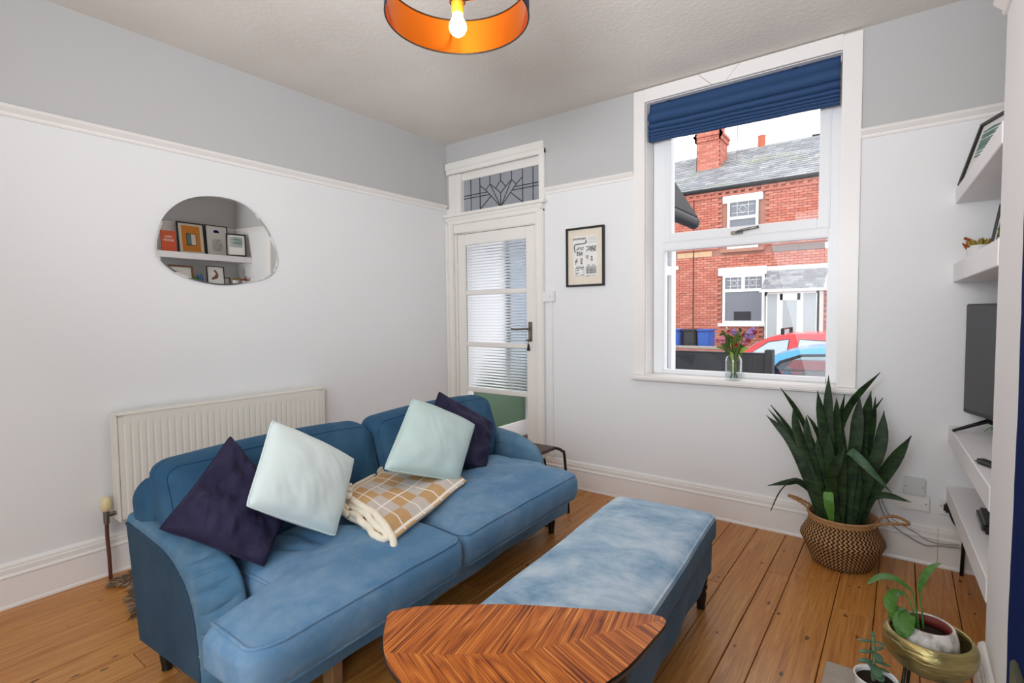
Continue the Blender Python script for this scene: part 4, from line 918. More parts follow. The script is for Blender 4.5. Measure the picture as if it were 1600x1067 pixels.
# ================================================================== LEAF COFFEE TABLE
CT = thing('coffee_table', 'leaf-shaped rosewood veneer coffee table with black edge and legs', 'table', (2.47, -2.36, 0))
ol = [(2.119, -2.447), (2.150, -2.398), (2.216, -2.340), (2.351, -2.239), (2.497, -2.156), (2.641, -2.081), (2.682, -2.064), (2.702, -2.066), (2.712, -2.085), (2.712, -2.140), (2.704, -2.282), (2.686, -2.365), (2.662, -2.46), (2.628, -2.55), (2.604, -2.598), (2.575, -2.625), (2.535, -2.637), (2.44, -2.634), (2.34, -2.613), (2.262, -2.587), (2.194, -2.541), (2.140, -2.488), (2.120, -2.463)]
OL = [Vector((p.x-2.47, p.y+2.36, 0)) for p in catmull([(x, y, 0) for x, y in ol], 5, True)]
cx_ = sum((p.x for p in OL))/len(OL); cy_ = sum((p.y for p in OL))/len(OL)
def ring(mb, k, z): return [mb.bm.verts.new((cx_+(p.x-cx_)*k, cy_+(p.y-cy_)*k, z)) for p in OL]
mb = MB(); lv = [ring(mb, .90, .480), ring(mb, .975, .490), ring(mb, 1.0, .503), ring(mb, 1.0, .507), ring(mb, .992, .5095)]
for a, c in zip(lv[:-1], lv[1:]):
    for i in range(len(OL)): mb.bm.faces.new((a[i], a[(i+1) % len(OL)], c[(i+1) % len(OL)], c[i]))
mb.bm.faces.new(lv[0][::-1]); mb.bm.faces.new(lv[-1]); mb.build('table_top', 'black_wood', CT, True, angle=40)
sp_ = [(2.243, -2.571), (2.358, -2.488), (2.467, -2.403), (2.538, -2.318), (2.618, -2.191), (2.703, -2.068)]
SPn = [Vector((x-2.47, y+2.36, 0)) for x, y in sp_]
def side_of(p):
    best = None
    for a, c in zip(SPn[:-1], SPn[1:]):
        t = max(0, min(1, (p-a).dot(c-a)/(c-a).length_squared)); q = a.lerp(c, t); d_ = (p-q).length
        if best is None or d_ < best[0]: best = (d_, (c-a).cross(p-a).z)
    return best[1]
inset = [Vector((cx_+(p.x-cx_)*.99, cy_+(p.y-cy_)*.99, 0)) for p in OL]
i0 = min(range(len(inset)), key=lambda i: (inset[i]-SPn[0]).length); i1 = min(range(len(inset)), key=lambda i: (inset[i]-SPn[-1]).length)
seq = lambda a, c: [inset[k % len(inset)] for k in range(a, (c if c >= a else c+len(inset))+1)]
h1, h2 = seq(i0, i1), seq(i1, i0)
midsp = SPn[1:-1]
for pts_, mid, m in ((h1, midsp[::-1], None), (h2, midsp, None)):
    poly = pts_+mid; c_ = sum((side_of(p) for p in pts_))
    mb = MB(); mb.prism([(p.x, p.y, .5088) for p in poly], (0, 0, .0022)); bmesh.ops.triangulate(mb.bm, faces=mb.bm.faces)
    mb.build('veneer_half', 'veneer_a' if c_ > 0 else 'veneer_b', CT)
for tx, ty, bx, by in ((.16, .16, .20, .21), (-.22, -.08, -.29, -.10), (.07, -.18, .09, -.24)):
    mb = MB(); mb.tube([(tx, ty, .485), (bx, by, .0)], [.019, .011], 16); mb.build('leg', 'black_wood', CT, True, angle=50)
mb = MB(); mb.tube([(.16, .16, .47), (-.22, -.08, .47)], .012, 8); mb.tube([(-.22, -.08, .47), (.07, -.18, .47)], .012, 8); mb.tube([(.07, -.18, .47), (.16, .16, .47)], .012, 8); mb.build('under_frame', 'black_wood', CT)
# ================================================================== SIDE STOOL AND RUG
st_ = thing('metal_side_table', 'dark side table with bent tube legs behind the far sofa arm', 'table', (1.33, -.59, 0))
MB().box(-.19, .06, -.11, .11, .405, .425).bevel(.005).build('table_top', simple('dark_walnut', (72, 54, 46), .5), st_)
for y in (-.115, .115): MB().tube(catmull([(-.17, y*1.15, 0), (-.16, y, .36), (-.135, y, .405), (-.05, y, .412), (.06, y, .412), (.10, y, .40), (.118, y, .36), (.135, y*1.15, 0)], 6), .009, 10).build('leg', 'black_metal', st_, True)
rg = thing('fur_rug', 'grey-brown shaggy hide rug on the boards behind the sofa', 'rug', (.52, -2.1, 0))
mb = MB(); P = catmull([(x-.52, y+2.1, .004) for x, y in ((.17, -2.50), (.28, -2.44), (.40, -2.49), (.55, -2.52), (.72, -2.49), (.80, -2.30), (.82, -1.8), (.66, -1.5), (.40, -1.55), (.24, -1.75), (.20, -2.1), (.13, -2.35))], 4, True); mb.prism([(p.x, p.y, .001) for p in P], (0, 0, .012)); mb.build('hide', 'fur', rg)
rr = random.Random(21); mb = MB(); mb2 = MB()
for k in range(2600):
    i = rr.randrange(len(P)); p = P[i]; q = P[(i+1) % len(P)]; c = p.lerp(q, rr.random())*(.72+.3*rr.random()); a = math.atan2(c.y, c.x)+rr.uniform(-.6, .6); L = rr.uniform(.025, .06)
    d_ = Vector((math.cos(a), math.sin(a), 0)); w_ = Vector((-d_.y, d_.x, 0))*.0016
    b0 = Vector((c.x, c.y, .012)); t0 = b0+d_*L+Vector((0, 0, rr.uniform(-.008, .012))); tgt = mb if rr.random() < .7 else mb2
    v = [tgt.bm.verts.new(z) for z in (b0-w_, b0+w_, b0+d_*L*.5+Vector((0, 0, .012))+w_*.8, t0, b0+d_*L*.5+Vector((0, 0, .012))-w_*.8)]; tgt.bm.faces.new(v)
for b_, m in ((mb, 'fur'), (mb2, 'fur2')): x = b_.build('fur_tufts', m, rg); x['kind'] = 'stuff'
# ================================================================== SNAKE PLANT IN BASKET
bs = thing('woven_basket', 'dark zigzag woven seagrass belly basket with rope handles', 'basket', (2.935, -.232, 0))
prof = [(.118, .0), (.132, .006), (.142, .03), (.158, .07), (.176, .108), (.186, .128), (.184, .14), (.171, .165), (.157, .188), (.150, .208), (.150, .228), (.153, .242), (.152, .25)]
MB().lathe(prof, 96, uv=True, cap=False).build('woven_wall', 'weave', bs, True)
MB().lathe([(.152, .25), (.145, .252), (.143, .22), (.150, .185), (.17, .14), (.14, .05), (.10, .012), (.0001, .012)], 48, cap=False).build('lining', 'rope', bs, True)
mb = MB(); mb.tube([(.150*math.cos(2*PI*k/48), .150*math.sin(2*PI*k/48), .246) for k in range(48)], .007, 8, True); mb.build('rim_braid', 'rope', bs, True)
for nm, P in (('handle', [(.135, -.075, .236), (.158, -.055, .250), (.21, -.06, .268), (.262, -.03, .266), (.265, -.01, .272), (.215, .0, .285), (.165, -.015, .272), (.15, .01, .24)]), ('handle', [(-.145, -.01, .24), (-.168, .0, .262), (-.215, .0, .285), (-.245, .01, .292), (-.21, .025, .285), (-.16, .04, .262), (-.14, .06, .24)])):
    C = catmull(P, 8); mb = MB()
    for ph in (0, PI): mb.tube([c+Vector((0, .0035*math.cos(i*1.1+ph), .0035*math.sin(i*1.1+ph))) for i, c in enumerate(C)], .0048, 6)
    mb.build(nm, 'rope', bs, True)
sn = thing('snake_plant', 'tall dark green snake plant with many sword leaves in the basket', 'plant', (2.935, -.232, .17))
MB().lathe([(.0001, .028), (.05, .026), (.135, .018), (.135, 0), (.0001, 0)], 32, cap=False).build('soil', 'soil', sn, True)
def sw_leaf(base, mids, tip, w_, m='snake', flat=(1, .25, 0), tw=0):
    o = Vector((2.935, -.232, .17)); P = [Vector(base)-o]+[Vector(q)-o for q in mids]+[Vector(tip)-o]
    mb = MB(); w_ *= .8; wf = lambda t: w_*(.5+.5*smooth(0, .4, t))*(1-smooth(.68, 1.0, t)**1.5)+.0008
    f_ = Vector(flat); leafblade(mb, P, wf, .22, 16, side=f_, thick=.004)
    return mb.build('leaf', m, sn, True, angle=60, recalc=True)
g = .17
sw_leaf((2.91, -.24, g), [(2.885, -.245, .50), (2.868, -.25, .75)], (2.866, -.25, .955), .026, flat=(1, .1, 0))
sw_leaf((2.95, -.2, g), [(2.90, -.2, .55), (2.955, -.2, .80)], (3.078, -.22, .975), .022, flat=(.8, .5, -.4))
sw_leaf((2.90, -.26, g), [(2.875, -.28, .45), (2.845, -.26, .70)], (2.818, -.25, .87), .027, flat=(1, -.3, 0))
sw_leaf((2.88, -.2, g), [(2.82, -.2, .5), (2.74, -.22, .72)], (2.648, -.25, .874), .015, flat=(.7, .5, .3))
sw_leaf((2.87, -.27, g), [(2.79, -.28, .48), (2.71, -.27, .64)], (2.604, -.26, .78), .012, flat=(.5, .6, .4))
sw_leaf((2.865, -.25, g), [(2.77, -.25, .46), (2.69, -.25, .63)], (2.588, -.25, .757), .013, flat=(.6, .3, .6))
sw_leaf((2.86, -.29, g), [(2.775, -.30, .44), (2.69, -.29, .62)], (2.583, -.27, .724), .022, flat=(.6, .2, .7))
sw_leaf((2.885, -.3, g), [(2.82, -.31, .42), (2.745, -.29, .63)], (2.711, -.27, .781), .028, flat=(1, -.2, .2))
sw_leaf((2.90, -.31, g), [(2.845, -.32, .40), (2.79, -.29, .60)], (2.772, -.27, .74), .025, flat=(1, -.2, 0))
sw_leaf((2.92, -.23, g), [(2.86, -.21, .45), (2.82, -.21, .64)], (2.772, -.23, .738), .012, flat=(.8, .4, .4))
sw_leaf((2.93, -.22, g), [(2.92, -.22, .5), (2.905, -.23, .7)], (2.902, -.24, .84), .022, flat=(1, .3, 0))
sw_leaf((2.94, -.19, g), [(2.925, -.19, .5), (2.915, -.2, .7)], (2.936, -.23, .86), .014, flat=(.9, .5, 0))
sw_leaf((2.96, -.26, g), [(2.975, -.27, .45), (2.99, -.27, .68)], (3.0, -.26, .862), .034, flat=(1, .1, 0))
sw_leaf((2.97, -.2, g), [(2.99, -.19, .5), (3.02, -.2, .72)], (3.044, -.23, .886), .028, flat=(1, .1, -.2))
sw_leaf((2.985, -.18, g), [(3.0, -.17, .5), (3.03, -.18, .72)], (3.092, -.22, .853), .008, flat=(.7, .5, -.3))
sw_leaf((2.99, -.21, g), [(3.02, -.21, .45), (3.05, -.22, .68)], (3.063, -.24, .857), .016, flat=(.9, .4, 0))
sw_leaf((2.99, -.26, g), [(3.03, -.28, .42), (3.085, -.28, .62)], (3.098, -.26, .80), .034, flat=(1, 0, -.2))
sw_leaf((3.0, -.24, g), [(3.045, -.25, .36), (3.12, -.26, .52)], (3.205, -.26, .692), .036, flat=(.85, .1, -.5))
sw_leaf((2.96, -.22, g), [(2.965, -.23, .42), (2.955, -.28, .54), (2.972, -.35, .602), (3.05, -.38, .535)], (3.142, -.36, .425), .024, 'snake_light', flat=(.55, .2, .8))
sw_leaf((3.0, -.25, g), [(3.03, -.26, .32), (3.10, -.26, .388)], (3.21, -.26, .375), .018, flat=(.1, .5, .85))
sw_leaf((2.87, -.25, g), [(2.82, -.255, .32), (2.745, -.255, .385), (2.69, -.255, .372)], (2.592, -.25, .336), .019, flat=(.1, .5, .85))
sw_leaf((2.865, -.27, g), [(2.80, -.27, .36), (2.725, -.27, .395), (2.66, -.27, .33)], (2.61, -.265, .205), .008, flat=(.3, .7, .3))
sw_leaf((2.93, -.33, g), [(2.90, -.36, .38), (2.905, -.40, .50)], (2.955, -.40, .63), .03, flat=(1, .2, -.3))
sw_leaf((2.90, -.345, g+.07), [(2.895, -.37, .30), (2.89, -.385, .35), (2.886, -.372, .385)], (2.884, -.36, .393), .026, 'snake_bright', flat=(1, .1, .0))
rr = random.Random(33)
for k in range(15):
    bx, by = 2.935+rr.uniform(-.07, .07), -.232+rr.uniform(-.08, .05); tx = bx+(bx-2.935)*rr.uniform(.3, .9); hz = rr.uniform(.50, .70)
    sw_leaf((bx, by, g), [((bx*.7+tx*.3), by, g+(hz-g)*.35), ((bx*.3+tx*.7), by, g+(hz-g)*.7)], (tx, by, hz), rr.uniform(.022, .032), flat=(1, rr.uniform(-.5, .5), 0))
# ================================================================== GOLD BOWL, POTS
gb = thing('gold_planter', 'hammered gold oval bowl planter on thin dark legs', 'planter', (3.248, -1.262, 0))
prof = [(.0001, .145), (.05, .147), (.085, .163), (.110, .190), (.121, .22), (.120, .245), (.112, .262), (.106, .268), (.100, .264), (.104, .24), (.100, .20), (.07, .165), (.0001, .155)]
mb = MB(); n_ = 72
def hammered(mb):
    R = []
    for i, (r, z) in enumerate(prof):
        row = []
        for k in range(n_):
            a = 2*PI*k/n_; q = r*(1+.030*math.sin(z*230+2.2*math.sin(a*3)+nz(math.cos(a)*2, math.sin(a)*2, z*9)*3)*(2 < i < 8)); row.append(mb.bm.verts.new((q*math.cos(a), q*math.sin(a)*1.0, z)))
        R.append(row)
    for i in range(len(prof)-1):
        for k in range(n_): mb.bm.faces.new((R[i][k], R[i][(k+1) % n_], R[i+1][(k+1) % n_], R[i+1][k]))
prof = [p for a, c in zip(prof[:-1], prof[1:]) for p in (a, ((a[0]+c[0])/2, (a[1]+c[1])/2))]+[prof[-1]]
hammered(mb); mb.weld(); mb.build('bowl', 'gold', gb, True, recalc=True)
for a in (.6, 2.2, 3.75, 5.3): MB().tube([(.07*math.cos(a), .07*math.sin(a), .16), (.088*math.cos(a), .088*math.sin(a), .0)], .005, 8).build('leg', 'black_metal', gb, True)
cp = thing('concrete_pot', 'mottled white concrete pot with red inner rim in the gold bowl', 'pot', (3.243, -1.258, .168))
MB().lathe([(.0001, 0), (.048, .0), (.072, .02), (.081, .055), (.078, .092), (.069, .122), (.065, .126), (.061, .123), (.063, .10)], 40, cap=False).build('pot_wall', 'concrete', cp, True)
MB().lathe([(.062, .122), (.058, .122), (.058, .085), (.062, .085)], 40, cap=False).build('inner_rim', 'red_inner', cp, True); 
pl = thing('potted_lily', 'young bright green plant with drooping leaves in the concrete pot', 'plant', (3.243, -1.258, .255))
MB().lathe([(.0001, .014), (.03, .012), (.058, .006), (.058, -.006), (.0001, -.006)], 28, cap=False).build('soil', 'soil', pl, True)
oP = Vector((3.243, -1.258, .255))
def lily(base, pts, w_, stem_to):
    P = [Vector(p)-oP for p in pts]; mb = MB(); mb.tube(catmull([Vector(base)-oP, (Vector(base)-oP)*.4+P[0]*.6+Vector((0, 0, .01)), P[0]], 5), .0028, 6); mb.build('stem', 'lily', pl, True)
    mb = MB(); leafblade(mb, P, w_, .3, 12); mb.build('leaf', 'lily', pl, True)
lily((3.225, -1.265, .258), [(3.205, -1.24, .372), (3.16, -1.235, .395), (3.12, -1.24, .392), (3.085, -1.25, .365)], .024, 0)
lily((3.235, -1.255, .258), [(3.222, -1.235, .375), (3.235, -1.225, .42), (3.255, -1.215, .455), (3.275, -1.21, .475)], .018, 0)
lily((3.225, -1.27, .258), [(3.19, -1.255, .365), (3.165, -1.262, .362), (3.152, -1.27, .335), (3.15, -1.275, .305)], .027, 0)
lily((3.22, -1.275, .258), [(3.185, -1.27, .325), (3.165, -1.28, .315), (3.158, -1.285, .285), (3.156, -1.285, .262)], .022, 0)
lily((3.222, -1.28, .258), [(3.205, -1.285, .318), (3.192, -1.30, .315), (3.184, -1.315, .285), (3.185, -1.325, .258)], .03, 0)
# succulent in white pot on the hearth
sp2 = thing('white_planter', 'white glazed pot of dark soil at the hearth edge', 'pot', (3.118, -1.392, .012))
MB().lathe([(.0001, 0), (.042, 0), (.05, .06), (.056, .128), (.059, .133), (.055, .134), (.052, .126), (.048, .06)], 40, cap=False).build('pot_wall', 'white_pot', sp2, True)
MB().lathe([(.0001, .118), (.052, .118)], 28, cap=False).build('soil', 'soil', sp2)
jd = thing('jade_plant', 'small jade succulent with paired fleshy leaves in the white pot', 'plant', (3.112, -1.392, .128))
MB().tube(catmull([(0, 0, 0), (-.003, .002, .05), (.0, .006, .10), (-.004, .012, .155), (-.003, .014, .18)], 5), [.005]*21, 8).build('stem', simple('green_stem', (110, 120, 80), .5), jd, True)
def fleshy(p, a, el, L, w_):
    mb = MB(); superpanel(mb, L, w_, w_*.45, w_*.22, lambda x, y, z: (x, y*(1-(2*x/L)**2*.75), z*(1-(2*x/L)**2*.6)+.06*L*(1-(2*x/L)**2)), 8, 4, 2)
    o = mb.build('leaf', 'jade', jd, True); d_ = Vector((math.cos(a)*math.cos(el), math.sin(a)*math.cos(el), math.sin(el))); o.location = Vector(p)+d_*L*.5; o.rotation_euler = d_.to_track_quat('X', 'Z').to_euler()
jd.scale = (1.1, 1.1, .72)
for p, a, el, L, w_ in (((-.003, .01, .165), 3.6, .0, .042, .013), ((-.003, .012, .165), .2, -.2, .036, .012), ((-.002, .01, .175), 1.8, .5, .03, .012), ((0, .006, .125), 3.7, -.05, .042, .016), ((0, .006, .125), -.9, -.6, .034, .022), ((0, .006, .13), .9, .2, .034, .014),
    ((-.002, .004, .085), 3.7, -.1, .042, .018), ((-.002, .003, .085), .15, -.15, .042, .015), ((-.002, .002, .075), -1.1, -.7, .046, .028), ((-.002, .002, .045), -.9, -.3, .04, .03), ((-.002, .002, .06), -.2, .1, .04, .014), ((-.003, .002, .05), 1.8, .1, .04, .018)): fleshy(p, a, el, L, w_)
# ================================================================== PENDANT LAMP
lm = thing('pendant_lamp', 'navy drum pendant lampshade with glowing copper lining and bare bulb', 'lamp', (2.09, -2.129, 2.15))
SR, SH = .21, .108
mb = MB(); mb.lathe([(SR+.0015, 0), (SR+.0015, SH)], 96, cap=False); mb.build('shade', 'shade_out', lm, True)
mb = MB(); mb.lathe([(SR, .001), (SR, SH-.001)], 96, cap=False); bmesh.ops.reverse_faces(mb.bm, faces=mb.bm.faces); mb.build('shade_lining', 'copper', lm, True)
for z in (0, SH): MB().tube([(SR*math.cos(2*PI*k/72), SR*math.sin(2*PI*k/72), z) for k in range(72)], .0025, 6, True).build('rim_ring', 'black_metal', lm, True)
mb = MB()
for a in (.3, .3+2*PI/3, .3+4*PI/3): mb.tube([(.022*math.cos(a), .022*math.sin(a), .045), (.10*math.cos(a), .10*math.sin(a), .04), (SR*math.cos(a), SR*math.sin(a), SH-.01)], .0022, 6)
mb.tube([(.022*math.cos(2*PI*k/20), .022*math.sin(2*PI*k/20), .045) for k in range(20)], .0025, 6, True); mb.build('spider_fitting', 'black_metal', lm, True)
MB().lathe([(.0155, .012), (.018, .02), (.018, .05), (.0215, .052), (.0215, .06), (.017, .064), (.015, .085), (.006, .095)], 24).build('lamp_holder', 'bulb_holder', lm, True, angle=40)
MB().lathe([(.0001, -.052), (.010, -.0505), (.019, -.044), (.0245, -.034), (.026, -.025), (.0245, -.016), (.019, -.006), (.0145, .002), (.0145, .014)], 28, cap=False).build('bulb', 'bulb', lm, True)
MB().tube([(0, 0, .09), (0, 0, H-2.15-.02)], .0035, 8).build('flex', 'plastic_white', lm, True)
MB().lathe([(.05, 0), (.045, -.02), (.012, -.035), (.006, -.04)], 28, (0, 0, H-2.15)).build('ceiling_rose', 'plastic_white', lm, True)
# ================================================================== ROMAN BLIND
rb = thing('roman_blind', 'navy blue roman blind folded up at the top of the window', 'blind', (2.335, 0, 2.40))
prof = [(.043, .240), (.038, .215), (.036, .19)]
def scal(z0, z1, dep):
    for k in range(1, 9):
        t = k/8; prof.append((.036-dep*math.sin(PI*t)**.8, z0+(z1-z0)*t-.004*math.sin(PI*t)))
    prof.append((.046, z1+.002))
scal(.185, .115, .034); scal(.115, .072, .032); scal(.072, .046, .03); scal(.046, .028, .028); scal(.028, .012, .026); scal(.012, -.002, .024)
mb = MB()
mp_len = len(prof)
def bfn(u, v):
    i = v*(mp_len-1); k = min(int(i), mp_len-2); a, c = prof[k], prof[k+1]; y, z = a[0]+(c[0]-a[0])*(i-k), a[1]+(c[1]-a[1])*(i-k)
    sag = -.012*math.sin(PI*u)*(1-v)*.4+.006*nz(u*4, z*12, 3)
    z2 = z+sag*(v > .05)+(-.012 if True else 0)*u*(v)*1.2
    return ((u-.5)*1.062, y-.006*nz(u*7, z*9, 1), z2)
mb.grid(bfn, 60, mp_len-1); V0 = None
o = mb.build('folded_fabric', 'blind', rb, True, recalc=True); sm = o.modifiers.new('thickness', 'SOLIDIFY'); sm.thickness = .004
MB().box(-.535, .535, .05, .085, .214, .24).build('head_rail', 'gloss', rb)
for x in (-.42, .30): MB().box(x, x+.03, .03, .05, .236, .243).build('bracket', 'steel', rb)
# ================================================================== VASE OF FLOWERS
va = thing('glass_vase', 'clear glass jar vase half filled with water on the window sill', 'vase', (2.348, .005, .868))
MB().lathe([(.0001, .0), (.040, .0), (.046, .004), (.0475, .015), (.0475, .115), (.044, .135), (.034, .148), (.033, .156), (.036, .160), (.033, .160), (.031, .150), (.041, .134), (.0445, .115), (.0445, .012), (.0001, .008)], 40, cap=False).build('jar', 'vase_glass', va, True, angle=50)
MB().lathe([(.0001, .009), (.044, .010), (.044, .058), (.0001, .058)], 32, cap=False).build('water', 'water', va, True, angle=50)
bq = thing('flower_bouquet', 'bouquet of pink, red and lilac flowers in the glass vase', 'flowers', (2.348, .005, .868))
for nm, rgb in (('pink_petal', (222, 138, 158)), ('red_petal', (200, 40, 58)), ('lilac_petal', (176, 138, 190)), ('pale_petal', (232, 206, 196)), ('flower_green', (104, 122, 56)), ('dark_green', (64, 88, 46)), ('lime_leaf', (150, 176, 76))): M[nm] = simple(nm, rgb, .6, 0, .3, .15, 40)
rr = random.Random(6)
heads = [(-.062, -.01, .238, 'pink_petal', .024), (-.10, .0, .235, 'pink_petal', .014), (.058, -.01, .235, 'pink_petal', .021), (.04, .01, .262, 'pale_petal', .018), (.088, -.01, .275, 'lilac_petal', .026), (.0, .0, .29, 'lilac_petal', .018), (.122, .0, .285, 'red_petal', .013), (.055, -.02, .268, 'red_petal', .013), (.02, -.03, .212, 'red_petal', .012), (.085, -.015, .24, 'red_petal', .013), (-.03, .0, .29, 'red_petal', .012), (-.012, -.02, .255, 'flower_green', .014), (-.045, .01, .305, 'pale_petal', .013), (.10, .02, .30, 'lilac_petal', .018), (.03, .02, .30, 'dark_green', .012), (-.02, -.02, .195, 'red_petal', .008), (.11, -.0, .255, 'pale_petal', .012), (-.075, .01, .27, 'flower_green', .014)]
for x, y, z, m, r in heads:
    r *= 1.2
    P = catmull([(x*-.18+rr.uniform(-.012, .012), y*-.3, .012), (x*.08, y*.1, .10), (x*.22, y*.3, .155), (x*.75, y*.8, z*.55+.09), (x, y, z-r*.6)], 4)
    MB().tube(P, .0018, 5).build('stem', 'dark_green', bq, True)
    mb = MB()
    if m in ('pink_petal', 'lilac_petal') and r > .017:
        for k in range(6):
            a = k*PI/3+rr.random(); dv = Vector((math.cos(a), math.sin(a), 0)); leafblade(mb, [Vector((x, y, z-r*.9)), Vector((x, y, z-r*.2))+dv*r*.62, Vector((x, y, z+r*.5))+dv*r*.55, Vector((x, y, z+r*1.15))+dv*r*.18], r*.62, -.35, 9)
    else:
        for k in range(14):
            dv = Vector((rr.gauss(0, 1), rr.gauss(0, 1), rr.gauss(.3, 1))).normalized(); leafblade(mb, [Vector((x, y, z)), Vector((x, y, z))+dv*r*.6+Vector((0, 0, .002)), Vector((x, y, z))+dv*r], r*.42, .3, 6)
    mb.build('flower_head', m, bq, True)
for k in range(80):
    x, y, z = rr.uniform(-.095, .10), rr.uniform(-.03, .03), rr.uniform(.17, .30)
    if abs(x) > (z-.13)*.8: x *= .5
    mb = MB(); q = Vector((x*.45, y*.5, z-.06)); e = Vector((x, y, z)); leafblade(mb, [q, (q+e)/2+Vector((0, 0, .008)), e], .0095, .3, 6, side=Vector((rr.uniform(-1, 1), rr.uniform(-.4, .4), .3))); mb.build('foliage', rr.choice(['flower_green', 'dark_green', 'dark_green', 'flower_green', 'lime_leaf']), bq, True)
for k in range(9):
    a = rr.uniform(0, 6.28); mb = MB(); leafblade(mb, [(0, 0, .14), (math.cos(a)*.02, math.sin(a)*.02, .10), (math.cos(a)*.03, math.sin(a)*.03, .045)], .006, .2, 6, side=(math.sin(a), -math.cos(a), .1)); mb.build('foliage', 'flower_green', bq, True)
mb = MB(); leafblade(mb, [(.015, 0, .17), (.05, -.01, .185), (.085, -.015, .20)], .015, .2, 8, side=(0, .4, 1)); mb.build('foliage', 'lime_leaf', bq, True)
mb = MB(); leafblade(mb, [(-.01, 0, .165), (-.05, -.01, .19), (-.10, -.01, .20)], .012, .2, 8, side=(0, .4, 1)); mb.build('foliage', 'flower_green', bq, True)
# ================================================================== OWN ENTRANCE PORCH (seen through the door and beside the window)
PX0, PX1, PY0, PY1 = -.05, 1.52, .24, 1.25
hp = sempty('wall_porch')
MB().box(PX0-.12, PX0, PY0, PY1, -.4, 2.7).build('party_wall', 'white_wall', hp)
MB().box(PX0, PX0+.006, PY0, PY1, 0, .565).build('green_dado', 'green', hp)
mb = MB(); mb.box(PX0, PX0+.022, PY0, PY1, 0, .165).bevel(.006); mb.build('skirting', 'gloss', hp)
MB().box(PX0-.12, PX1, PY0, PY1+.1, -.05, 0).build('porch_floor', simple('quarry_tile', (92, 62, 50), .5), hp)
mb = MB(); mb.box(PX0, PX0+.05, .88, 1.22, .70, 2.0).bevel(.006); mb.build('meter_cupboard', simple('blue_grey_cupboard', (146, 156, 168), .5), hp)
MB().box(-.05, .98, .24, .26, 2.5, 2.73).build('inner_head', 'white_wall', hp)
po = thing('entrance_porch', 'white framed porch with dark pitched roof and black gutter outside the window', 'porch', (PX1, PY1, 0))
def pb(x0, x1, y0, y1, z0, z1, nm, m='upvc', bv=.006): return MB().box(x0-PX1, x1-PX1, y0-PY1, y1-PY1, z0, z1).bevel(bv, 1).build(nm, m, po)
pb(PX1-.03, PX1+.035, PY1-.10, PY1, -.3, 1.98, 'corner_post'); pb(PX1-.03, PX1+.035, PY0+.01, PY0+.08, -.3, 1.98, 'corner_post')
pb(PX1-.025, PX1+.03, PY0+.08, PY1-.10, 1.60, 1.68, 'side_rail'); pb(PX1-.025, PX1+.03, PY0+.08, PY1-.10, .55, .62, 'side_rail'); pb(PX1-.025, PX1+.03, PY0+.08, PY1-.10, 1.92, 1.98, 'side_rail')
pb(PX1-.02, PX1+.025, PY0+.08, PY1-.10, -.3, .55, 'side_panel', 'brick')
pb(PX1-.004, PX1+.004, PY0+.08, PY1-.10, .62, 1.60, 'glass_pane', 'glass', .001); pb(PX1-.004, PX1+.004, PY0+.08, PY1-.10, 1.68, 1.92, 'glass_pane', 'glass', .001)
pb(-.05, .04, PY1-.06, PY1, -.02, 2.0, 'front_post'); pb(.78, .86, PY1-.06, PY1, -.02, 2.0, 'front_post')
pb(.04, PX1-.03, PY1-.06, PY1, 1.92, 2.0, 'front_head'); pb(.86, PX1-.03, PY1-.06, PY1, .5, .58, 'front_rail'); pb(.86, PX1-.03, PY1-.05, PY1-.01, -.02, .5, 'front_panel')
pb(.04, .78, PY1-.035, PY1-.025, .3, 1.92, 'front_door_glass', 'glass', .001); pb(.04, .78, PY1-.05, PY1-.01, -.0, .3, 'front_door_panel', 'upvc'); pb(.86, PX1-.03, PY1-.035, PY1-.025, .58, 1.92, 'glass_pane', 'glass', .001)
for sgn, xe in ((1, 1.70), (-1, -.16)):
    ap = (.80, 3.55); e = (xe, 2.06)
    P = [(e[0]-PX1, PY0-PY1+.01, e[1]), (ap[0]-PX1, PY0-PY1+.01, ap[1]), (ap[0]-PX1, PY0-PY1+.01, ap[1]+.06), (e[0]+sgn*.02-PX1, PY0-PY1+.01, e[1]+.05)]
    MB().prism(P, (0, 1.06, 0)).build('roof_slope', 'tyre', po)
pb(.0, 1.54, PY0+.01, PY1-.02, 2.0, 2.03, 'porch_ceiling', 'upvc')
mb = MB(); mb.tube([(1.69-PX1, PY0-PY1+.02, 2.055), (1.69-PX1, .04, 2.055)], .05, 16); gt = mb.build('gutter', 'gutter', po, True, angle=40)
MB().tube([(1.69-PX1, .038, 2.055), (1.69-PX1, .048, 2.055)], .054, 16).build('gutter_end_cap', 'steel', gt, True, angle=40)
# ================================================================== STREET
def gnd(x0, x1, y0, y1, z, name, m): return struct(MB().box(x0, x1, y0, y1, z-.1, z).build(name, m))
gnd(-9, 8, .24, 2.6, -.36, 'ground_front_yard', 'pave'); gnd(-14, 12, 2.6, 4.3, -.58, 'ground_near_pavement', 'pave'); gnd(-14, 12, 4.3, 10.2, -.68, 'ground_road', 'tarmac'); gnd(-14, 12, 10.2, 14.2, -.56, 'ground_far_pavement', 'pave')
fw2 = thing('front_wall', 'low black painted garden wall with end post outside the window', 'wall', (.5, 2.05, -.36))
MB().box(-2.6, 1.63, -.05, .05, 0, 1.245).bevel(.006, 1).build('wall_panel', 'fence_black', fw2); MB().box(1.63, 1.70, -.055, .055, 0, 1.285).bevel(.006, 1).build('end_post', 'fence_black', fw2)
MB().box(-2.6, 1.63, -.055, .055, 1.245, 1.252).build('capping', 'fence_black', fw2)
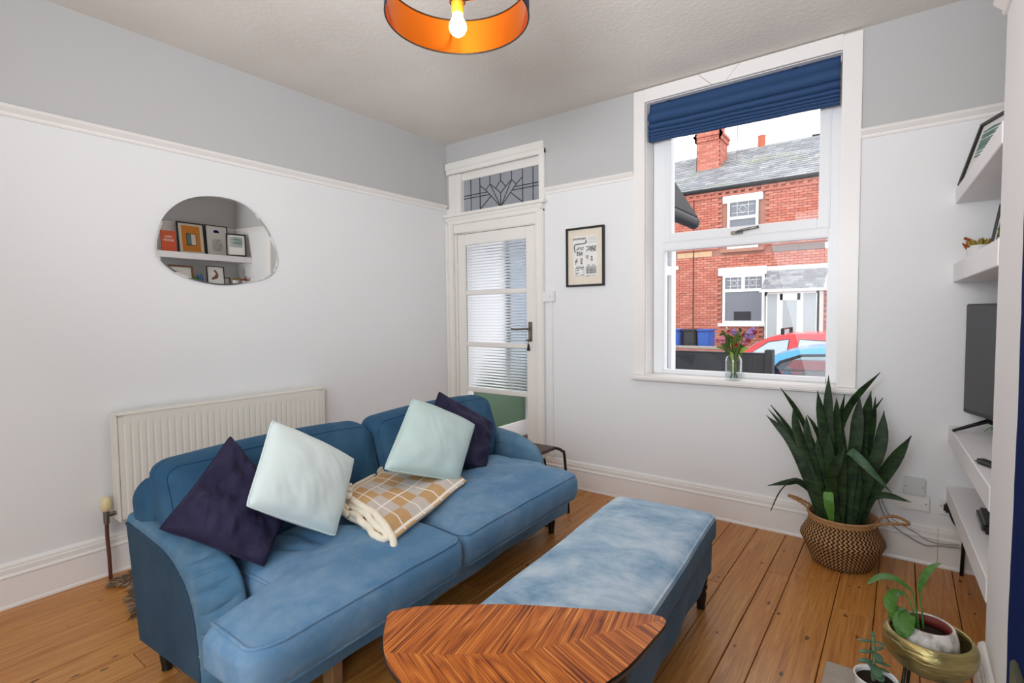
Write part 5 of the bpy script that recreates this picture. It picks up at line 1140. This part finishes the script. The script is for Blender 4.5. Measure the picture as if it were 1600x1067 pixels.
# opposite terrace
HY = 14.0; HX0, HX1, HG, HE = -8.0, 5.6, -.56, 5.12
te = thing('terraced_house', 'red brick terraced house with slate roof across the street', 'house', (0, HY, 0))
opens = [(-1.46, -.20, .93, 2.62), (-.16, 1.25, -.56, 2.55), (-1.40, -.34, 3.16, 5.0)]
MB().box(HX0, HX1, .06, .5, HG, HE+.12).build('mortar_wall', 'mortar', te)
mb = MB(); bm_ = mb.bm; rr = random.Random(17)
nrow = int((HE-HG)/.076)
for j in range(nrow):
    z0 = HG+j*.076; off = .1125*(j % 2); x = HX0-off
    while x < HX1:
        x1 = x+.215
        if not any(x1 > o[0]-.02 and x < o[1]+.02 and z0+.066 > o[2] and z0 < o[3] for o in opens) and not (3.08 < z0+.03 < 3.27) :
            dy = rr.uniform(-.004, .004); v = [bm_.verts.new(p) for p in ((x, dy, z0), (x1, dy, z0), (x1, dy, z0+.066), (x, dy, z0+.066), (x, .07, z0), (x1, .07, z0), (x1, .07, z0+.066), (x, .07, z0+.066))]
            for f in ((0, 1, 2, 3), (0, 4, 5, 1), (1, 5, 6, 2), (2, 6, 7, 3), (3, 7, 4, 0)): bm_.faces.new([v[i] for i in f])
        x += .225
bw = mb.build('brick_courses', 'brick', te, recalc=True); bw['kind'] = 'stuff'
# string course of mixed stone blocks
x = HX0; rr = random.Random(5)
while x < HX1:
    L = rr.uniform(.35, .75); x1 = min(HX1, x+L)
    if not (x1 > -1.52 and x < -.25): MB().box(x+.004, x1-.004, -.012, .06, 3.09, 3.255).build('band_stone', rr.choice(['stone_buff', 'stone_dark', 'stone_white', 'stone_buff']), te)
    x = x1
# dentil brick eaves
mb = MB()
x = HX0
while x < HX1: mb.box(x, x+.11, -.06, 0, 4.99, 5.05); mb.box(x, x+.215, -.075, 0, 5.055, 5.11); x += .225
e_ = mb.build('dentil_courses', 'brick', te); e_['kind'] = 'stuff'
MB().box(HX0, HX1, -.05, 0, 4.935, 4.985).build('cornice_course', 'brick', te)
mb = MB(); mb.tube([(HX0, -.13, 5.17), (HX1, -.13, 5.17)], .062, 12); mb.build('gutter', 'gutter', te, True, angle=40)
for x in (-2.36, ): MB().tube([(x, -.03, HG), (x, -.03, 5.0)], .012, 8).build('pipe', 'gutter', te)
for x in (-3.28, -3.1, -2.98): MB().tube([(x, -.02, HG), (x, -.02, 3.05 if x != -2.98 else 2.75)], .009, 6).build('cable_run', 'gutter', te)
MB().box(-2.97, -2.85, -.06, 0, 2.73, 2.85).bevel(.01).build('alarm_box', 'stone_white', te)
# roof
rise = 2.0; run = 3.35; sl = math.hypot(rise, run)
mb = MB(); mb.prism([(HX0, -.12, 5.13), (HX0, run, 5.13+rise+.07), (HX0, run*2+.1, 5.13)], (HX1-HX0, 0, 0)); mb.build('roof_body', 'gutter', te)
mb = MB(); bm_ = mb.bm; d_ = Vector((0, run+.12, rise+.07)).normalized(); nn = Vector((0, -d_.z, d_.y)); rr = random.Random(23); L = math.hypot(run+.12, rise+.07); rows = 20
for j in range(rows):
    x = HX0-(.15 if j % 2 else 0)
    while x < HX1:
        p = Vector((x, -.14, 5.14))+d_*(L*j/rows); w_ = .295; t = .016+rr.uniform(0, .008); ln = L/rows*1.25
        q = [p, p+Vector((w_, 0, 0)), p+Vector((w_, 0, 0))+d_*ln, p+d_*ln]; up = [nn*t*1.6, nn*t*1.6, nn*t*.3, nn*t*.3]
        a = [bm_.verts.new(v+u_) for v, u_ in zip(q, up)]; b2 = [bm_.verts.new(v) for v in q[:2]]; bm_.faces.new(a); bm_.faces.new((b2[0], b2[1], a[1], a[0])); x += .30
o = mb.build('roof_slates', 'slate', te); o['kind'] = 'stuff'
x = HX0
while x < HX1: MB().tube([(x+.003, run, 5.13+rise+.06), (x+.447, run, 5.13+rise+.06)], .07, 10).build('ridge_tile', 'slate', te, True, angle=40); x += .45
# chimneys
def chimney(x0, x1, y0, y1, z0, z1, pots, aerial=False):
    mb = MB(); ch = MB().box(x0+.01, x1-.01, y0+.01, y1-.01, z0-.8, z1-.02).build('chimney_stack', 'mortar', te)
    mb = MB(); j = 0; z = z0-.7
    while z < z1-.06:
        out_ = .05 if z > z1-.36 else 0; out_ += .04 if z > z1-.18 else 0; out_ -= .04 if z > z1-.1 else 0
        for (ax0, ax1, fx, along) in ((x0, x1, y0, 0), (y0, y1, x1, 1), (y0, y1, x0, 2)):
            a = ax0-(.1125 if j % 2 else 0)-out_
            while a < ax1+out_-.01:
                s0, s1 = max(a, ax0-out_), min(a+.215, ax1+out_)
                if s1-s0 > .02:
                    if along == 0: mb.box(s0, s1, fx-out_, fx+.02, z, z+.066)
                    elif along == 1: mb.box(fx-.02, fx+out_, s0, s1, z, z+.066)
                    else: mb.box(fx-out_, fx+.02, s0, s1, z, z+.066)
                a += .225
        z += .076; j += 1
    o = mb.build('chimney_bricks', 'brick', ch); o['kind'] = 'stuff'
    MB().box(x0-.03, x1+.03, y0-.03, y1+.03, z1-.03, z1+.02).build('cap', 'mortar', ch)
    for px, py, h in pots: MB().lathe([(.12, 0), (.13, .03), (.115, .06), (.11, h-.06), (.135, h-.04), (.135, h), (.1, h)], 20, (px, py, z1+.02)).build('chimney_pot', 'terracotta', ch, True, angle=40)
    return ch
ch = chimney(-2.86, -2.06, 1.80, 2.75, 6.2, 7.62, [(-2.55, 2.3, .22), (-2.25, 2.0, .42), (-2.2, 2.5, .30)])
MB().box(-2.9, -2.02, 1.72, 1.82, 6.16, 6.23).build('lead_flashing', 'stone_white', ch)
MB().tube([(-1.62, 2.3, 6.4), (-1.60, 2.3, 7.95)], .012, 6).tube([(-1.75, 2.3, 7.9), (-1.45, 2.2, 7.9)], .01, 6).tube([(-1.7, 2.3, 7.98), (-1.5, 2.25, 7.82)], .008, 6).build('aerial', 'steel', te)
MB().lathe([(.12, 0), (.13, .03), (.12, .40), (.14, .44), (.11, .44)], 18, (-1.05, run+.05, 5.13+rise+.05)).build('chimney_pot', 'terracotta', te, True, angle=40)
MB().box(.55, 1.2, run-.05, run+.2, 7.2, 7.3).build('roof_vent', 'gutter', te)
# windows of the far house
def far_window(x0, x1, z0, z1, split, nx, y=.02):
    wn = bpy.data.objects.new('window', None); COL.objects.link(wn); wn.parent = te
    def q(a, c, e, f, nm, m='stone_white', y0=y-.05, y1=y+.03): return MB().box(a, c, y0, y1, e, f).build(nm, m, wn)
    t = .075
    q(x0, x0+t, z0, z1, 'frame_side'); q(x1-t, x1, z0, z1, 'frame_side'); q(x0+t, x1-t, z1-t, z1, 'frame_head'); q(x0+t, x1-t, z0, z0+t, 'frame_foot'); q(x0+t, x1-t, split-.045, split+.045, 'transom')
    wpan = (x1-x0-2*t)/nx
    for k in range(nx):
        a = x0+t+k*wpan; c = a+wpan
        if k: q(a-.05, a+.05, split+.045, z1-t, 'mullion'); 
        q(a+.02, c-.02, split+.045, z1-t, 'leaded_pane', 'win_dark', y-.02, y)
        cxm, czm = (a+c)/2, (split+.045+z1-t)/2; lw = .005; mb = MB(); hw_, hh_ = (c-a)/2-.05, (z1-t-split-.045)/2
        for s_ in (-.5, .5): mb.box(cxm+s_*hw_-lw, cxm+s_*hw_+lw, y-.03, y-.02, czm-hh_, czm+hh_); mb.box(cxm-hw_, cxm+hw_, y-.03, y-.02, czm+s_*hh_-lw, czm+s_*hh_+lw)
        for s_ in (-1, 1):
            for s2 in (-1, 1): mb.tube([(cxm+s_*hw_*.35, y-.026, czm), (cxm, y-.026, czm+s2*hh_*.6)], .005, 4)
        mb.build('lead_lattice', 'stone_white', wn)
    q(x0+t, x1-t, z0+t, split-.045, 'pane', 'win_dark', y-.02, y); MB().box(x0, x1, .022, .07, z0, z1).build('reveal', 'win_dark', wn)
    return wn
far_window(-1.44, -.22, .95, 2.46, 1.98, 2); far_window(-1.32, -.42, 3.27, 4.78, 4.22, 1)
MB().box(-1.58, -.16, -.05, .08, 2.44, 2.70).bevel(.02, 1).build('stone_lintel', 'stone_white', te); MB().box(-1.46, -.30, -.05, .08, 4.70, 4.93).bevel(.02, 1).build('stone_lintel', 'stone_white', te)
MB().box(-1.56, -.14, -.10, .08, .86, .95).build('window_sill', 'stone_white', te); MB().box(-1.5, -.25, -.10, .08, 3.17, 3.27).build('window_sill', 'mortar', te)
MB().box(-1.1, -.6, -.006, .0, 1.05, 1.32).build('window_ornament', 'fence_black', te)
# porch of the far house
fp2 = bpy.data.objects.new('front_porch', None); COL.objects.link(fp2); fp2.parent = te
def pq(x0, x1, y0, y1, z0, z1, nm, m='stone_white'): return MB().box(x0, x1, y0, y1, z0, z1).build(nm, m, fp2)
x0, x1, yf = -.02, 1.33, -1.0
pq(x0, x0+.07, yf, yf+.07, HG, 1.88, 'corner_post'); pq(x1-.07, x1, yf, yf+.07, HG, 1.88, 'corner_post'); pq(x0, x1, yf, yf+.06, 1.80, 1.90, 'head_beam')
for a in (.30, .88): pq(a, a+.07, yf, yf+.06, HG, 1.8, 'door_post')
pq(x0+.06, .31, yf+.02, yf+.04, .2, 1.82, 'side_pane', 'net'); pq(.94, x1-.06, yf+.02, yf+.04, .2, 1.82, 'side_pane', 'net'); pq(.37, .88, yf, yf+.05, HG, .1, 'door_panel'); pq(.44, .80, yf+.01, yf+.03, .1, 1.62, 'door_pane', 'net')
pq(.37, .44, yf, yf+.05, .1, 1.8, 'door_stile'); pq(.80, .88, yf, yf+.05, .1, 1.8, 'door_stile'); pq(.37, .88, yf, yf+.05, 1.62, 1.8, 'door_rail'); pq(x0, .30, yf, yf+.05, HG, .2, 'base_panel'); pq(.95, x1, yf, yf+.05, HG, .2, 'base_panel')
pq(x0, x0+.05, yf, 0, 1.75, 1.88, 'side_beam'); pq(x1-.05, x1, yf, 0, HG, 1.88, 'side_wall'); pq(x0+.01, x0+.03, yf, 0, HG, 1.8, 'side_glass', 'net')
mb = MB(); P0 = Vector((0, yf-.12, 1.90)); P1 = Vector((0, .0, 2.56)); rr = random.Random(2)
for j in range(8):
    x = x0-.1-(.1 if j % 2 else 0)
    while x < x1+.1:
        a = P0.lerp(P1, j/8); c = P0.lerp(P1, min(1.02, (j+1.2)/8)); xa, xb = max(x, x0-.1), min(x+.195, x1+.1)
        if xb > xa: mb.prism([(xa, a.y, a.z+.02), (xb, a.y, a.z+.02), (xb, c.y, c.z+.004), (xa, c.y, c.z+.004)], (0, 0, -.016))
        x += .2
o = mb.build('porch_tiles', 'slate', fp2); o['kind'] = 'stuff'
pq(x0-.12, x1+.12, -.04, .02, 2.52, 2.66, 'top_flashing'); pq(x0-.12, x1+.12, yf-.16, yf-.08, 1.86, 1.93, 'gutter')
mb = MB(); mb.prism([(x0-.1, yf-.1, 1.88), (x0-.1, 0, 1.88), (x0-.1, 0, 2.53)], (.03, 0, 0)); mb.prism([(x1+.07, yf-.1, 1.88), (x1+.07, 0, 1.88), (x1+.07, 0, 2.53)], (.03, 0, 0)); mb.build('gable_side', 'stone_white', fp2)
# far garden wall and bins
gw = thing('garden_wall', 'low brick garden wall with stone coping in front of the bins', 'wall', (-2.2, 11.6, HG))
mb = MB()
for j in range(11):
    x = -2.2-(.11 if j % 2 else 0)
    while x < 1.95: mb.box(max(x, -2.2), min(x+.215, 1.95), -.055, .055, j*.076, j*.076+.066); x += .225
o = mb.build('brick_courses', 'brick', gw); o['kind'] = 'stuff'; MB().box(-2.2, 1.95, -.05, .05, 0, .85).build('mortar_core', 'mortar', gw)
for k in range(7): MB().box(-2.2+k*.6, -2.2+k*.6+.592, -.09, .09, .84, .915).bevel(.01, 1).build('coping_stone', 'coping', gw)
def wheelie(x, y, m, label):
    o = thing('wheelie_bin', label, 'bin', (x, y, HG), 0, 'wheelie bins by the garden wall')
    mb = MB(); lo = [(-.14, -.2), (.14, -.2), (.14, .2), (-.14, .2)]; hi = [(-.18, -.28), (.18, -.28), (.18, .28), (-.18, .28)]
    a = [mb.bm.verts.new((p[0], p[1], .06)) for p in lo]; c = [mb.bm.verts.new((p[0], p[1], 1.33)) for p in hi]
    mb.bm.faces.new(a[::-1]); mb.bm.faces.new(c)
    for i in range(4): mb.bm.faces.new((a[i], a[(i+1) % 4], c[(i+1) % 4], c[i]))
    mb.bevel(.03, 2); mb.build('body', m, o)
    mb = MB(); mb.box(-.20, .20, -.33, .30, 1.33, 1.38).bevel(.02, 2); mb.tube([(-.17, .33, 1.36), (.17, .33, 1.36)], .015, 8); mb.build('lid', m, o)
    for sx in (-1, 1): MB().tube([(sx*.145, .22, .1), (sx*.185, .22, .1)], .1, 16).build('wheel', 'tyre', o)
    return o
wheelie(-1.38, 12.1, 'bin_blue', 'blue wheelie bin, rightmost of the bins across the street'); wheelie(-1.80, 12.15, 'bin_black', 'black wheelie bin between the two blue bins'); wheelie(-2.24, 12.1, 'bin_blue', 'blue wheelie bin, leftmost of the bins across the street')
# ------------------------------------------------------------------ cars
def car(name, label, loc, body, roof, cabin_in, W_, paint, wheels, windows, bars=None):
    """body: lower outline (x, z); roof: cabin outline (x, z) ; side facing -y is seen"""
    o = thing(name, label, 'car', loc)
    def shell(poly, y0, y1, inset=0, zref=0, ztop=1):
        mb = MB(); P = catmull([(x, 0, z) for x, z in poly], 4, True)
        def ring(s_, sh):
            return [mb.bm.verts.new((p.x, s_*(W_/2-sh-inset*max(0, min(1, (p.z-zref)/(ztop-zref)))), p.z)) for p in P]
        A, B_, C_, D_ = ring(-1, .05), ring(-1, 0.0), ring(1, 0.0), ring(1, .05)
        # pull the outermost rings in so the edge reads round
        cx = sum(p.x for p in P)/len(P); cz = sum(p.z for p in P)/len(P)
        mid = [mb.bm.verts.new((cx+(p.x-cx)*.97, -W_/2+inset*max(0, min(1, (p.z-zref)/(ztop-zref))), cz+(p.z-cz)*.95)) for p in P]; mid2 = [mb.bm.verts.new((v.co.x, -v.co.y, v.co.z)) for v in mid]
        for v in B_+C_: mb.bm.verts.remove(v)
        n = len(P)
        for X_, Y_ in ((mid, A), (A, D_), (D_, mid2)):
            for i in range(n): mb.bm.faces.new((X_[i], X_[(i+1) % n], Y_[(i+1) % n], Y_[i]))
        mb.bm.faces.new(mid[::-1]); mb.bm.faces.new(mid2); return mb
    shell(body, 0, 0).build('body', paint, o, True, angle=50, recalc=True)
    zt = max(z for x, z in roof); zb = min(z for x, z in roof)
    # cabin : roof panel, pillars and panes so that one looks through it
    def yy(z): return W_/2-.03-cabin_in*(z-zb)/(zt-zb)
    RC = catmull([(x, 0, z) for x, z in roof], 5)
    RC = [p for p in RC]
    mb = MB(); A = [mb.bm.verts.new((p.x, -yy(p.z), p.z)) for p in RC]; Bv = [mb.bm.verts.new((p.x, -yy(p.z)*.55, p.z+.025*(p.z-zb)/(zt-zb))) for p in RC]; Cv = [mb.bm.verts.new((p.x, yy(p.z)*.55, p.z+.025*(p.z-zb)/(zt-zb))) for p in RC]; Dv = [mb.bm.verts.new((p.x, yy(p.z), p.z)) for p in RC]
    for X_, Y_ in ((A, Bv), (Bv, Cv), (Cv, Dv)):
        for i in range(len(RC)-1): mb.bm.faces.new((X_[i], X_[i+1], Y_[i+1], Y_[i]))
    see = windows.get('clear')
    if not see: mb.bm.faces.new(A[::-1]); mb.bm.faces.new(Dv)
    mb.build('cabin', paint, o, True, angle=40, recalc=True)
    if see:
        up_ = [Vector((x, 0, z)) for x, z in see]
        def resample(L, n):
            d_ = [0]
            for a, c in zip(L[:-1], L[1:]): d_.append(d_[-1]+(c-a).length)
            out = []
            for k in range(n):
                t = d_[-1]*k/(n-1); i = max(i for i in range(len(L)-1) if d_[i] <= t+1e-9); out.append(L[i].lerp(L[i+1], min(1, (t-d_[i])/max(1e-9, d_[i+1]-d_[i]))))
            return out
        ro, ri = resample(RC, 40), resample(up_, 40); mb = MB()
        for s_ in (-1, 1):
            va = [mb.bm.verts.new((p.x, s_*yy(p.z), p.z)) for p in ro]; vb = [mb.bm.verts.new((p.x, s_*yy(p.z), p.z)) for p in ri]
            for k in range(39): mb.bm.faces.new((va[k], va[k+1], vb[k+1], vb[k]))
        mb.build('side_frame', paint, o, True, recalc=True)
    for P in windows['panes']:
        for s_ in (-1, 1):
            mb = MB(); mb.prism([(x, s_*(yy(z)+.003), z) for x, z in P], (0, s_*.004, 0)); mb.build('side_window', 'car_tint' if see else 'car_pane', o)
            mb = MB(); mb.tube([(x, s_*(yy(z)+.006), z) for x, z in P], .022 if see else .010, 6, True); mb.build('window_trim', 'black_plastic', o)
    if see: MB().box(.75, 2.7, -.6, .6, .5, 1.0).bevel(.05, 2).build('seats', 'black_plastic', o)
    for i0, i1, sg in windows['screens']:
        (xa, za), (xb, zb2) = roof[i0], roof[i1]; mb = MB(); k = .88; P4 = [Vector((xa, -yy(za)*k, za)), Vector((xa, yy(za)*k, za)), Vector((xb, yy(zb2)*k, zb2)), Vector((xb, -yy(zb2)*k, zb2))]
        up = Vector((sg*(zb2-za), 0, abs(xb-xa))).normalized(); c_ = sum(P4, Vector())/4
        mb.prism([c_+(p-c_)*.92+up*.02 for p in P4], up*.012); mb.build('windscreen', 'car_pane', o)
    for x in wheels:
        for s_ in (-1, 1):
            wv = MB().tube([(x, s_*(W_/2-.2), .31), (x, s_*(W_/2+.01), .31)], .31, 28).build('wheel', 'tyre', o, True, angle=40); MB().tube([(x, s_*(W_/2), .31), (x, s_*(W_/2+.02), .31)], .2, 20).build('hub_cap', 'steel', wv, True, angle=40)
    if bars:
        for x in bars:
            mb = MB(); mb.tube([(x, -.5, zt+.09), (x, .5, zt+.09)], .018, 8)
            for s_ in (-.5, .5): mb.box(x-.03, x+.03, s_-.03, s_+.03, zt-.02, zt+.10)
            mb.build('roof_bar', 'black_plastic', o)
    for s_ in (-1, 1): MB().box(windows['mirror']-.06, windows['mirror']+.06, s_*(W_/2+.08)-.07, s_*(W_/2+.08)+.07, zb-.02, zb+.1).bevel(.03, 2).build('wing_mirror', paint, o)
    return o
rb_body = [(-1.0, .28), (-1.05, .55), (-.95, .80), (-.3, .95), (.1, 1.0), (2.9, 1.02), (3.05, .85), (3.05, .35), (2.6, .22), (-.6, .22)]
car('red_car', 'red car with roof bars parked on the far side of the street', (.25, 9.0, -.68), rb_body, [(.05, .98), (.55, 1.35), (.85, 1.48), (1.4, 1.53), (2.2, 1.50), (2.75, 1.30), (2.95, 1.0)], .22, 1.72, 'car_red', (-.35, 2.25),
    {'panes': [[(.28, 1.02), (.72, 1.36), (1.10, 1.42), (1.06, 1.02)], [(1.22, 1.02), (1.28, 1.42), (1.95, 1.38), (2.6, 1.12), (2.6, 1.02)]], 'screens': [(0, 1, -1), (6, 5, 1)], 'mirror': .35}, (.95, 2.0))
bb_body = [(-.5, .28), (-.55, .6), (-.35, .86), (.2, .94), (3.4, .96), (3.55, .7), (3.5, .3), (3.1, .2), (-.2, .2)]
car('blue_car', 'light blue car parked nearest, just beyond the black garden wall', (1.1, 5.7, -.68), bb_body, [(.12, .92), (.45, 1.25), (.80, 1.40), (1.4, 1.46), (2.4, 1.42), (3.0, 1.2), (3.3, .94)], .22, 1.7, 'car_blue', (.15, 2.7),
    {'panes': [[(.42, .98), (.66, 1.24), (.92, 1.34), (1.58, 1.37), (1.54, .98)], [(1.72, .98), (1.76, 1.37), (2.4, 1.34), (2.95, 1.05), (2.95, .98)]], 'screens': [(0, 1, -1), (6, 5, 1)], 'mirror': .5, 'clear': [(.42, .95), (.66, 1.24), (.92, 1.34), (1.58, 1.37), (1.76, 1.37), (2.4, 1.34), (2.95, 1.05), (2.95, .95)]})
wb = MB().box(-.03, .03, -.022, .022, 0, .125).bevel(.004, 1).build('wooden_block', simple('pale_timber_block', (150, 112, 76), .7, 0, .3, .2, 20), None, False, (1.60, -2.285, 0))
tag(wb, 'small pale timber block propping up the sofa underneath its front rail', 'block')
